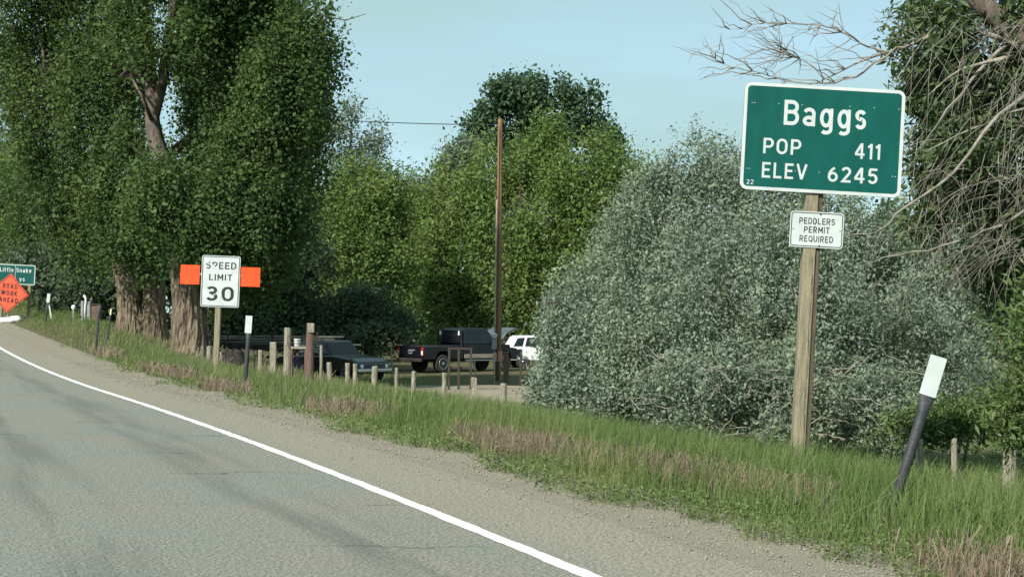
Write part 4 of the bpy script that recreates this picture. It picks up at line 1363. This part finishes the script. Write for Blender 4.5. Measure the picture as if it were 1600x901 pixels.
# pale cap on the corner post, wire band
wr = MB()
for (a, c) in (((449.5, 524, 42.4), (485, 521, 41.4)), ((485, 520, 41.3), (503, 546, 39)), ((449.5, 535, 42.4), (485, 534, 41.4)), ((485, 536, 41.3), (503, 556, 39)), ((427, 545, 41.5), (449.5, 538, 42.4))):
    pa, pc = at(*a), at(*c)
    md = (pa + pc) / 2 - Vector((0, 0, .05))
    wr.tube([pa, md, pc], .008, 4)
tag(wr.build('fence_wire', M_rust), 'rusty sagging wire strung between the tall corner posts', 'wire')
cp = MB().box((0, 0, 0), (.18, .04, .26))
o = cp.build('pale_board', M_fence, bevel=.01); o.location = at(486, 512, 41.38)
tag(o, 'pale little board nailed to the top of the tallest corner post', 'board')

# ================================================================== UTILITY POLE
def utility_pole():
    D = 60.0
    b = on_ground(779, D, -.1)
    tp = at(781.5, 186, D)
    t = thing('utility_pole', 'tall brown wooden utility pole in front of the willows', 'utility pole', b)
    v = tp - b
    MB().tube([v * k for k in (0, .25, .5, .75, .985, 1)], [.135, .125, .115, .105, .095, .08], 14).build('pole', M_pole, t, smooth=True)
    zc = (at(777, 312, D) - b).z
    MB().tube([Vector((-.15, -.06, 0)), Vector((-.135, -.06, zc * .5)), Vector((-.115, -.06, zc))], .038, 8).build('conduit', M_conduit, t, smooth=True)
    MB().tube([Vector((-.06, -.165, .4)), Vector((-.04, -.155, zc)), Vector((-.02, -.12, v.z * .96))], .012, 5).build('ground_wire', M_rust, t, smooth=True)
    m = at(772.5, 524, D) - b
    m.y = -.20
    MB().box((m.x, -.20, m.z - .27), (.2, .12, .56)).build('meter_box', M_grey, t, bevel=.015)
    mt = MB().lathe([(.115, 0), (.115, -.05), (.10, -.09), (.05, -.105)], 18, 'y', (m.x, -.262, m.z)).build('meter', mat('meter_glass', (.62, .66, .66), (.5, .54, .54), 8, .2), t, smooth=True)
    MB().box((m.x, -.368, m.z + .02), (.09, .008, .03)).build('dial', M_black, mt)
    ins = at(774, 197, D) - b
    MB().tube([Vector((v.x, -.03, ins.z)), Vector((v.x - .16, -.05, ins.z))], .014, 6).build('bracket', M_grey, t)
    MB().lathe([(.03, 0), (.05, .03), (.035, .05), (.05, .08), (.02, .1)], 10, 'z', (v.x - .17, -.05, ins.z - .05)).build('insulator', M_grey, t)
    for k in range(3):
        MB().lathe([(.02, 0), (.02, -.02)], 6, 'y', (v.x * .9, -.108, v.z - .35 - k * .4)).build('bolt', M_rust, t)
    # overhead wire, running off behind the big cottonwood to the next pole
    a = b + Vector((v.x - .17, -.05, ins.z + .04))
    e = at(330, 171, 78)
    pts = []
    for k in range(25):
        q = k / 24
        p = a.lerp(e, q); p.z -= .35 * 4 * q * (1 - q) * .5
        pts.append(p)
    tag(MB().tube(pts, .02, 5).build('overhead_wire', M_black), 'thin black overhead wire running left from the utility pole', 'wire')
    b2 = on_ground(330, 78.2, -.1)
    t2 = thing('utility_pole', 'far utility pole hidden in the crown of the big cottonwood', 'utility pole', b2)
    MB().tube([Vector((0, 0, 0)), Vector((0, 0, e.z - b2.z + .2))], [.16, .1], 12).build('pole', M_pole, t2, smooth=True)
utility_pole()

def stake(name, label, cat, px, D, basey, topy, w, m, board=None, bm=None, lean=0.0, group='stakes by the utility pole'):
    tp = at(px, topy, D)
    z0 = gz(tp.x, tp.y) - .1
    h = tp.z - z0
    t = thing(name, label, cat, (tp.x - math.sin(lean) * h, tp.y, z0), (0, lean, 0), group)
    MB().box((0, 0, h / 2), (w, w * .8, h)).build('stake', m, t, bevel=.004)
    if board:
        bw, bh = board
        MB().box((0, -w * .4 - .012, h - bh / 2), (bw, .02, bh)).build('tag_board', bm, t, bevel=.006)
    return t
stake('tag_stake', 'pale stake with tan tag board left of the utility pole foot', 'stake', 773, 57.5, 588, 551, .045, M_conduit, (.16, .34), M_conduit)
stake('tag_stake', 'stake with pinkish tag board just right of the utility pole foot', 'stake', 782, 57.2, 592, 548, .04, M_fence, (.17, .40), M_pink)
stake('wooden_stub', 'thick dark stub post right of the utility pole with pale flat top', 'post', 791, 58.5, 588, 549, .22, M_fencered, (.24, .04), M_polewood)
stake('white_stake', 'thin white stake leaning in front of the dark pickup door', 'stake', 741, 56, 584, 557, .045, M_fence, lean=-.07)
stake('white_stake', 'thin white stake near the left tail lamp of the dark pickup', 'stake', 611.5, 58, 560, 534, .06, M_fence, lean=-.03)
stake('steel_post', 'dark steel post in front of the white vehicle', 'post', 814, 56, 585, 545, .09, M_rust)

def rail_frame():
    D = 52.0
    p = on_ground(719, D, 0)
    t = thing('rail_frame', 'dark rail frame with three uprights before the dark pickup', 'frame', p)
    xs = []
    for px, top_ in ((702, 545), (717, 544), (736, 545)):
        q = at(px, top_, D) - p
        xs.append(q)
        MB().box((q.x, 0, q.z / 2 - .1), (.08, .08, q.z + .2)).build('upright', M_rust, t, bevel=.006)
    a, c = xs[0], xs[-1]
    for zz in (a.z + .02, a.z * .55):
        MB().box(((a.x + c.x) / 2, .062, zz), (c.x - a.x + .1, .04, .07)).build('rail', M_rust, t)
rail_frame()

# ================================================================== VEHICLES
def wheel(parent, x, y, r, w, rim_m, side=-1):
    tr = MB().lathe([(r * .62, -w/2), (r * .93, -w/2), (r, -w/2 * .7), (r, w/2 * .7), (r * .93, w/2), (r * .62, w/2)], 28, 'y').build('wheel', M_tyre, parent, smooth=False)
    tr.location = (x, y, r)
    rm = MB().lathe([(r * .62, -w/2 + .05), (r * .62, -w/2 - .005), (r * .56, -w/2 - .01), (r * .50, -w/2 + .06), (r * .20, -w/2 + .03), (r * .18, -w/2 - .01), (r * .02, -w/2 - .015)] if side < 0 else
               [(r * .62, w/2 - .05), (r * .62, w/2 + .005), (r * .56, w/2 + .01), (r * .50, w/2 - .06), (r * .20, w/2 - .03), (r * .18, w/2 + .01), (r * .02, w/2 + .015)], 24, 'y').build('rim', rim_m, tr, smooth=True)
    hub = MB()
    for k in range(8):
        a = k * math.pi / 4
        hub.lathe([(r * .055, side * (w/2 - .02)), (r * .055, side * (w/2 - .05))], 8, 'y', (r * .36 * math.cos(a), 0, r * .36 * math.sin(a)))
    hb = hub.build('rim_holes', M_black, tr); hb['kind'] = 'stuff'
    return tr

def pickup():
    D = 70.0
    c = at(719, 560, D)
    yaw = R(42)
    b = Vector((c.x, c.y, gz(c.x, c.y)))
    # move so that the near rear corner sits at photo x = 657
    t = thing('pickup_truck', 'dark navy crew cab pickup with open bonnet and louvred headache rack', 'truck', b, (0, 0, yaw))
    W = .95; z0 = .62
    L0, Lb, Lc, Lf = -2.95, -.55, 1.45, 2.75     # bed | cab | engine bay
    tap = lambda belt, top_, k: (lambda x, z: 1 - k * max(0, (z - belt)) / (top_ - belt))
    # bed box
    MB().prism([(L0, z0), (L0, 1.22), (Lb - .03, 1.22), (Lb - .03, z0), (-1.35, z0), (-1.42, z0 + .22), (-1.6, z0 + .36), (-2.0, z0 + .36), (-2.18, z0 + .22), (-2.25, z0)][::-1], -W, W).build('bed', M_blackpaint, t, bevel=.03)
    MB().box((L0 / 2 + Lb / 2, 0, 1.235), (Lb - L0 - .3, 1.5, .02)).build('bed_floor', M_rust, t)
    tg = MB().box((L0 - .02, 0, .96), (.04, 1.62, .46)).build('tailgate', M_blackpaint, t, bevel=.012)
    for k, (yy, zz, ww, hh_) in enumerate(((-.1, 1.05, .5, .035), (.0, .98, .38, .03), (.0, .90, .3, .03))):
        MB().box((L0 - .043, yy, zz), (.006, ww, hh_)).build('tailgate_letter', M_grey, tg)
    MB().box((L0 - .10, 0, .60), (.16, 1.8, .16)).build('bumper', M_rust, t, bevel=.03)
    for s in (-1, 1):
        lp = MB().box((L0 - .03, s * .885, .98), (.07, .13, .38)).build('tail_lamp', M_red, t, bevel=.01)
        MB().box((L0 - .067, s * .885, .93), (.01, .11, .18)).build('reverse_lens', M_carwhite, lp)
    MB().lathe([(.10, 0), (.10, .05), (.06, .09)], 12, 'z', (L0 + .05, .8, 1.22)).build('work_lamp', M_carwhite, t, smooth=True)
    # cab lower body with sill, and the engine bay
    MB().prism([(Lb, z0 - .02), (Lb, 1.30), (Lc + .12, 1.30), (Lc + .12, z0 - .02)][::-1], -W, W).build('cab', M_navy, t, bevel=.035)
    MB().prism([(Lc + .12, z0), (Lc + .12, 1.22), (Lf, 1.10), (Lf + .02, z0), (2.42, z0), (2.34, z0 + .26), (2.12, z0 + .36), (1.86, z0 + .36), (1.66, z0 + .26), (1.58, z0)][::-1], -W, W).build('front_fender', M_navy, t, bevel=.035)
    # greenhouse
    MB().prism([(Lb, 1.30), (Lb + .10, 1.98), (Lb + .2, 2.06), (Lc - .62, 2.06), (Lc - .45, 2.0), (Lc + .10, 1.30)][::-1], -W + .02, W - .02, 'y', tap(1.30, 2.06, .16)).build('roof', M_navy, t, bevel=.04)
    def side_glass(name, poly, s):
        pts = []
        for x, z in poly:
            y = (W - .02) * (1 - .16 * (z - 1.30) / .76) + .006
            pts.append((x, s * y, z))
        n = len(pts)
        mb = MB().add(pts + [(x, y - s * .012, z) for x, y, z in pts], [tuple(range(n)) if s > 0 else tuple(range(n))[::-1]] + [(j, (j + 1) % n, (j + 1) % n + n, j + n) for j in range(n)])
        return mb.build(name, M_glass, t)
    for s in (-1, 1):
        side_glass('side_window', [(Lb + .17, 1.36), (Lb + .21, 1.92), (Lb + .84, 1.94), (Lb + .86, 1.36)], s)
        side_glass('side_window', [(Lb + .98, 1.36), (Lb + .98, 1.94), (Lc - .56, 1.93), (Lc - .07, 1.36)], s)
        dr = MB().box((Lb + .48, s * (W + .004), .98), (.88, .012, .60)).build('rear_door', M_navy, t, bevel=.004)
        d2 = MB().box((Lb + 1.42, s * (W + .004), .98), (.96, .012, .60)).build('front_door', M_navy, t, bevel=.004)
        MB().box((Lb + .80, s * (W + .018), 1.16), (.14, .02, .04)).build('handle', M_black, dr)
        MB().box((Lb + 1.10, s * (W + .018), 1.16), (.14, .02, .04)).build('handle', M_black, d2)
        MB().box((Lb + .96, s * (W + .012), .76), (1.9, .02, .19)).build('tan_stripe', M_tan, t)
        MB().box((Lb + 1.0, s * (W + .03), .56), (2.0, .12, .05)).build('side_step', M_chrome, t, bevel=.01)
        MB().box((Lc - .12, s * (W + .13), 1.42), (.1, .2, .24)).build('mirror', M_black, t, bevel=.02)
    MB().add([(Lb - .012, -.66, 1.4), (Lb - .012, .66, 1.4), (Lb + .075, .62, 1.92), (Lb + .075, -.62, 1.92)], [(3, 2, 1, 0)]).build('rear_window', M_glass, t)
    # headache rack
    rk = MB().tube([(Lb - .10, -.86, 1.2), (Lb - .08, -.84, 1.95), (Lb - .08, .84, 1.95), (Lb - .10, .86, 1.2)], .04, 6).build('headache_rack', M_black, t)
    for k in range(5):
        MB().box((Lb - .09, 0, 1.42 + k * .1), (.03, 1.62, .035)).build('louvre', M_black, rk)
    for yy in (-.68, .68):
        MB().box((Lb - .115, yy, 1.82), (.03, .10, .20)).build('rack_lamp', M_carwhite, rk, bevel=.01)
    # bonnet up, windscreen
    MB().add([(Lc + .105, -.82, 1.33), (Lc + .105, .82, 1.33), (Lc - .40, .74, 1.97), (Lc - .40, -.74, 1.97)], [(0, 1, 2, 3)]).build('windscreen', M_glass, t)
    hd = [(Lc + .2, 1.30), (Lc + .26, 1.36), (Lc + .85, 1.92), (Lc + 1.35, 2.08), (Lc + 1.62, 2.04), (Lc + 1.60, 1.98), (Lc + 1.33, 2.02), (Lc + .88, 1.86)]
    MB().prism(hd[::-1], -.84, .84).build('raised_bonnet', mat('grey_blue_bonnet', (.10, .115, .14), (.06, .07, .085), 3, .35), t, bevel=.012)
    MB().box((Lc + .75, 0, 1.12), (.9, 1.2, .3)).build('engine', M_rust, t, bevel=.05)
    MB().tube([(Lc + .75, -.6, 1.2), (Lc + .95, -.6, 1.95)], .015, 5).build('bonnet_prop', M_grey, t)
    MB().box((Lf + .06, 0, .66), (.14, 1.86, .2)).build('front_bumper', M_chrome, t, bevel=.03)
    for x in (-1.80, 2.0):
        for s in (-1, 1):
            wheel(t, x, s * .80, .42, .30, M_chrome, s)
    MB().box((.1, 0, .58), (5.0, .9, .14)).build('chassis', M_rust, t)
    return t
TRUCK = pickup()

def white_suv():
    D = 76.0
    c = at(852, 560, D)
    t = thing('suv', 'white sport utility vehicle half hidden by the silver bush', 'car', (c.x, c.y, gz(c.x, c.y)), (0, 0, R(12)))
    W = .88
    MB().prism([(-2.1, .42), (-2.14, .98), (-2.02, 1.06), (.95, 1.06), (2.0, .96), (2.2, .84), (2.2, .42)][::-1], -W, W).build('body', M_carwhite, t, bevel=.05)
    MB().prism([(-2.02, 1.06), (-1.72, 1.58), (-1.55, 1.66), (.1, 1.66), (.3, 1.60), (.95, 1.06)][::-1], -W + .03, W - .03, 'y', lambda x, z: 1 - .14 * max(0, z - 1.06) / .6).build('roof', M_carwhite, t, bevel=.04)
    def gl(poly):
        pts = [(x, -((W - .03) * (1 - .14 * (z - 1.06) / .6) + .006), z) for x, z in poly]
        n = len(pts)
        MB().add(pts + [(x, y + .012, z) for x, y, z in pts], [tuple(range(n))[::-1]] + [(j, (j + 1) % n, (j + 1) % n + n, j + n) for j in range(n)]).build('side_window', M_glass, t)
    gl([(-1.86, 1.12), (-1.62, 1.54), (-1.25, 1.56), (-1.38, 1.12)])
    gl([(-1.26, 1.12), (-1.12, 1.57), (-.42, 1.58), (-.40, 1.12)])
    gl([(-.30, 1.12), (-.32, 1.58), (.14, 1.56), (.66, 1.12)])
    MB().box((-2.19, 0, .74), (.10, 1.6, .52)).build('black_tailgate', M_black, t, bevel=.03)
    MB().box((-1.72, -W - .006, .78), (.62, .012, .40)).build('black_rear_quarter', M_blackpaint, t, bevel=.02)
    for zz in (.92, .80):
        MB().box((-1.45, -W - .018, zz), (.09, .012, .06)).build('marker_lamp', M_carwhite, t)
    MB().box((-2.22, 0, .46), (.2, 1.7, .18)).build('rear_bumper', M_carwhite, t, bevel=.03)
    MB().box((2.24, 0, .46), (.16, 1.7, .2)).build('front_bumper', M_grey, t, bevel=.03)
    for x in (-1.35, 1.35):
        for s in (-1, 1):
            wheel(t, x, s * .76, .35, .24, M_chrome, s)
white_suv()

def dark_sedan():
    D = 58.0
    c = at(534, 560, D)
    t = thing('sedan', 'dark navy old car with long shiny bonnet behind the fence stubs', 'car', (c.x, c.y, gz(c.x, c.y) + .02), (0, 0, R(-46)))
    W = .86
    k = 1.06
    MB().prism([(-2.1, .30), (-2.12, .80), (-1.95, .92), (.45, .98), (1.6, .86), (2.02, .66), (2.06, .32)][::-1], -W, W, 'y', lambda x, z: 1 - .05 * max(0, x - 1.0)).build('body', M_navy, t, bevel=.07, seg=3)
    MB().prism([(-1.80, .95), (-1.74, 1.46), (-1.62, 1.52), (-.36, 1.52), (-.24, 1.47), (.20, .97)][::-1], -W + .06, W - .06, 'y', lambda x, z: 1 - .16 * max(0, z - .95) / .55).build('roof', M_blackpaint, t, bevel=.05, seg=3)
    def gl(poly):
        for s in (-1, 1):
            pts = [(x, s * ((W - .06) * (1 - .16 * (z - .95) / .55) + .006), z) for x, z in poly]
            n = len(pts)
            MB().add(pts + [(x, y - s * .012, z) for x, y, z in pts], [tuple(range(n)) if s > 0 else tuple(range(n))[::-1]] + [(j, (j + 1) % n, (j + 1) % n + n, j + n) for j in range(n)]).build('side_window', M_glass, t)
    gl([(-1.68, 1.02), (-1.62, 1.43), (-1.05, 1.44), (-1.05, 1.02)])
    gl([(-.95, 1.02), (-.95, 1.44), (-.36, 1.42), (-.02, 1.02)])
    MB().add([(.215, -.68, .99), (.215, .68, .99), (-.20, .62, 1.45), (-.20, -.62, 1.45)], [(0, 1, 2, 3)]).build('windscreen', M_glass, t)
    MB().prism([(.30, 1.005), (1.55, .882), (1.9, .74), (1.9, .72), (1.55, .862), (.30, .985)][::-1], -.70, .70).build('bonnet', mat('blue_bonnet', (.028, .036, .055), (.012, .016, .028), 4, .22), t, bevel=.008)  # bonnet colour lighter and bluer than the body paint
    MB().box((2.05, 0, .42), (.12, 1.66, .14)).build('front_bumper', M_chrome, t, bevel=.03)
    for s in (-1, 1):
        MB().lathe([(.08, 0), (.08, .02), (.05, .04)], 12, 'z', (0, 0, 0)).build('headlamp', M_carwhite, t).matrix_local = Matrix.Translation((2.03, s * .6, .58)) @ Matrix.Rotation(R(90), 4, 'Y')
        for x in (-1.3, 1.3):
            wheel(t, x, s * .76, .31, .2, M_grey, s)
    for k2 in range(3):
        MB().tube([(-1.64, -.83 + .03 * k2, 1.06 + k2 * .12), (-.30, -.83 + .03 * k2, 1.06 + k2 * .12)], .012, 5).build('window_bar', M_grey, t)
dark_sedan()

# ================================================================== POLE TRAILER AND OTHER YARD THINGS
def pole_trailer():
    D = 61.0
    c = on_ground(420, D, 0)
    t = thing('farm_trailer', 'rusty low farm trailer carrying bleached poles behind the tall fence posts', 'trailer', c, (0, 0, R(6)))
    zt = .58 - c.z - .5
    for s in (-1, 1):
        MB().box((0, s * .8, zt), (4.4, .10, .14)).build('side_beam', M_rust, t)
    for k in range(6):
        MB().box((-2.1 + k * .84, 0, zt + .085), (.12, 1.8, .03)).build('cross_slat', M_rust, t)
    for x in (-1.6, .2, 2.0):
        MB().box((x, -.86, zt + .38), (.07, .07, .62)).build('stanchion', M_rust, t)
        MB().box((x, .86, zt + .38), (.07, .07, .62)).build('stanchion', M_rust, t)
    for s in (-1, 1):
        wheel(t, .5, s * .98, .30, .18, M_rust, s)
        wheel(t, -1.2, s * .98, .30, .18, M_rust, s)
    MB().tube([(-2.2, 0, zt), (-3.2, 0, zt - .15), (-3.3, 0, .3)], .05, 8).build('drawbar', M_rust, t)
    # mud guard arch and dark sheet
    ar = [(-1.2 + .5 * math.cos(R(a)), .36 + .52 * math.sin(R(a))) for a in range(0, 181, 20)]
    MB().prism(ar + [(x * .98 - .02, z * .94) for x, z in ar][::-1], -1.10, -.88).build('mudguard', M_rust, t)
    labs = ['topmost bleached pole on the farm trailer', 'second bleached pole from the top on the farm trailer', 'third bleached pole from the top on the farm trailer',
            'bleached pole fourth down in the trailer load', 'bleached pole fifth down in the trailer load', 'bleached pole sixth down in the trailer load',
            'short pale board end among the trailer poles', 'bleached pole lowest in the trailer load', 'long bleached pole sticking out towards the dark sedan', 'thin dark rail lying far back on the farm trailer']
    spec = [(-.55, .50, 5.6, .25, .05), (-.2, .50, 5.2, .5, .045), (-.62, .40, 4.8, .2, .05), (-.3, .40, 5.2, .1, .05), (.05, .40, 4.6, .4, .05), (-.66, .29, 4.6, 0, .05),
            (-.7, .19, 1.1, 1.2, .055), (-.4, .19, 4.8, .1, .055), (-.05, .19, 5.8, .9, .05), (.3, .19, 5.0, .4, .05)]
    rot = Matrix.Rotation(R(6), 3, 'Z')
    for lab, (y, z, ln, dx, r) in zip(labs, spec):
        p = c + rot @ Vector((dx, y, zt + z - .04))
        mb = MB().tube([Vector((-ln / 2 + ln * k / 6, .02 * math.sin(k * 1.3 + y * 9), .015 * math.sin(k * 2.1 + z * 30))) for k in range(7)], [r * random.uniform(.85, 1.05) for _ in range(7)], 8)
        o = mb.build('wooden_pole', M_polewood, None, smooth=True)
        o.location = p; o.rotation_euler = (0, 0, R(6 + random.uniform(-1.2, 1.2)))
        tag(o, lab, 'pole', 'poles loaded on the farm trailer')
    # plank on trestles with a pail, between the tall posts
    p = at(467, 543, 45.0); g = gz(p.x, p.y)
    bt = thing('plank_bench', 'pale plank on low trestles between the two tall fence posts', 'plank', (p.x, p.y, g))
    MB().box((0, 0, p.z - g), (.62, .25, .07)).build('plank', M_fence, bt, bevel=.01)
    for sx in (-.22, .22):
        MB().box((sx, 0, (p.z - g - .037) / 2), (.07, .22, p.z - g - .037)).build('trestle', M_fencered, bt)
    pl = thing('pail', 'small pale pail standing on the plank between tall fence posts', 'pail', (p.x - .05, p.y, p.z + .036))
    MB().lathe([(.07, 0), (.085, .02), (.10, .22), (.105, .225), (.10, .235)], 16).build('bucket', M_bag, pl, smooth=True)
    MB().tube([(-.10, 0, .22), (-.06, -.02, .29), (0, -.03, .31), (.06, -.02, .29), (.10, 0, .22)], .006, 5).build('handle', M_rust, pl)
pole_trailer()

def roll_of_wire():
    D = 46.0
    p = at(365, 545, D)
    b = Vector((p.x, p.y, gz(p.x, p.y)))
    t = thing('scrap_implement', 'dark rusty farm implement with curved tines beside the speed limit post', 'implement', b)
    h = p.z - b.z
    MB().box((0, 0, h * .62), (.62, .5, .34)).build('hopper', M_rust, t, bevel=.08)
    for k in range(5):
        x = -.4 + k * .22
        MB().tube([Vector((x, -.2, h * .7)), Vector((x + .06, -.36, h * 1.02)), Vector((x + .2, -.42, h * .95)), Vector((x + .28, -.4, h * .5)), Vector((x + .2, -.35, .02))], .022, 5).build('tine', M_rust, t)
    for s in (-1, 1):
        wheel(t, .0, s * .36, max(.28, h * .42), .1, M_rust, s)
    MB().tube([Vector((-.45, -.25, .0)), Vector((-.32, -.3, h * .6)), Vector((-.36, -.28, h * .95))], .03, 6).build('pale_lever', M_fence, t)
roll_of_wire()

def standpipe():
    D = 60.0
    p = at(131, 485, D)
    b = Vector((p.x, p.y, gz(p.x, p.y)))
    h = p.z - b.z
    t = thing('standpipe', 'white bent standpipe with grey valve boxes left of the forked cottonwood', 'standpipe', b)
    pts = [at(x, y, D) - b for x, y in ((133, 480), (134, 471), (134, 466), (131, 461))]
    MB().tube([Vector((pts[0].x, 0, 0))] + [Vector((q.x, 0, q.z)) for q in pts], .045, 8).build('pipe', M_bag, t, smooth=True)
    for px, w_, tpy in ((128, .11, 470), (138, .14, 471)):
        q = at(px, tpy, D) - b
        MB().box((q.x, .12, q.z / 2), (w_, .2, q.z)).build('valve_box', M_grey, t, bevel=.02)
    q0 = at(115, 479, D - 1)
    g = gz(q0.x, q0.y); hh_ = q0.z - g
    o = MB().tube([Vector((0, 0, 0)), Vector((0, 0, hh_ - .12)), Vector((0, 0, hh_ - .06)), Vector((0, 0, hh_ + .04)), Vector((0, 0, hh_ + .08))], [.03, .03, .09, .08, .02], 10).build('pipe_cap', M_bag, None, smooth=True)
    o.location = (q0.x, q0.y, g)
    tag(o, 'small white capped pipe in the grass left of the standpipe', 'pipe')
    q1 = at(151, 476, D + 2); g = gz(q1.x, q1.y); hh_ = q1.z - g
    o = thing('brown_box', 'low reddish brown lidded box beside the standpipe', 'box', (q1.x, q1.y, g))
    MB().box((0, 0, hh_ / 2), (.34, .34, hh_)).build('body', M_fencered, o, bevel=.02)
    MB().box((0, -.01, hh_ + .02), (.42, .4, .06)).build('lid', M_rust, o, bevel=.01)
    # a bleached stick leaning by the far marker post
    q2 = at(76.5, 475, 61); g = gz(q2.x, q2.y)
    o = MB().tube([Vector((.12, 0, 0)), Vector((.05, 0, (q2.z - g) * .6)), Vector((0, 0, q2.z - g))], .03, 6).build('leaning_stick', M_bag)
    o.location = (q2.x, q2.y, g)
    tag(o, 'pale stick leaning beside the far white topped marker post', 'stick')
standpipe()

# far house: a brick chimney glimpsed in the gap between the willows
def far_house():
    D = 125.0
    c = at(641, 430, D)
    g = gz(c.x, c.y)
    t = thing('far_house', 'far brown house whose chimney shows between the two willows', 'house', (c.x, c.y, g))
    r0 = (at(641, 362, D)).z - g
    MB().box((0, 3, (r0 - .3) / 2), (7, 6, r0 - .3)).build('wall', M_tan, t)
    MB().add([(-4, -.5, r0 - .5), (4, -.5, r0 - .5), (4, 3, r0 + 1.1), (-4, 3, r0 + 1.1), (4, 6.5, r0 - .5), (-4, 6.5, r0 - .5), (-4, 3, r0 - .48), (4, 3, r0 - .48)],
             [(0, 1, 2, 3), (3, 2, 4, 5), (0, 3, 5), (1, 4, 2)]).build('roof', M_rust, t)
    ch = at(638, 335, D).z - g
    MB().box((-.15, .4, (r0 + ch) / 2), (.5, .5, ch - r0 + .8)).build('chimney', M_pink, t, bevel=.03)
    for x in (-2, 2):
        MB().box((x, -.01, r0 * .45), (1.0, .05, 1.2)).build('window', M_glass, t)
far_house()
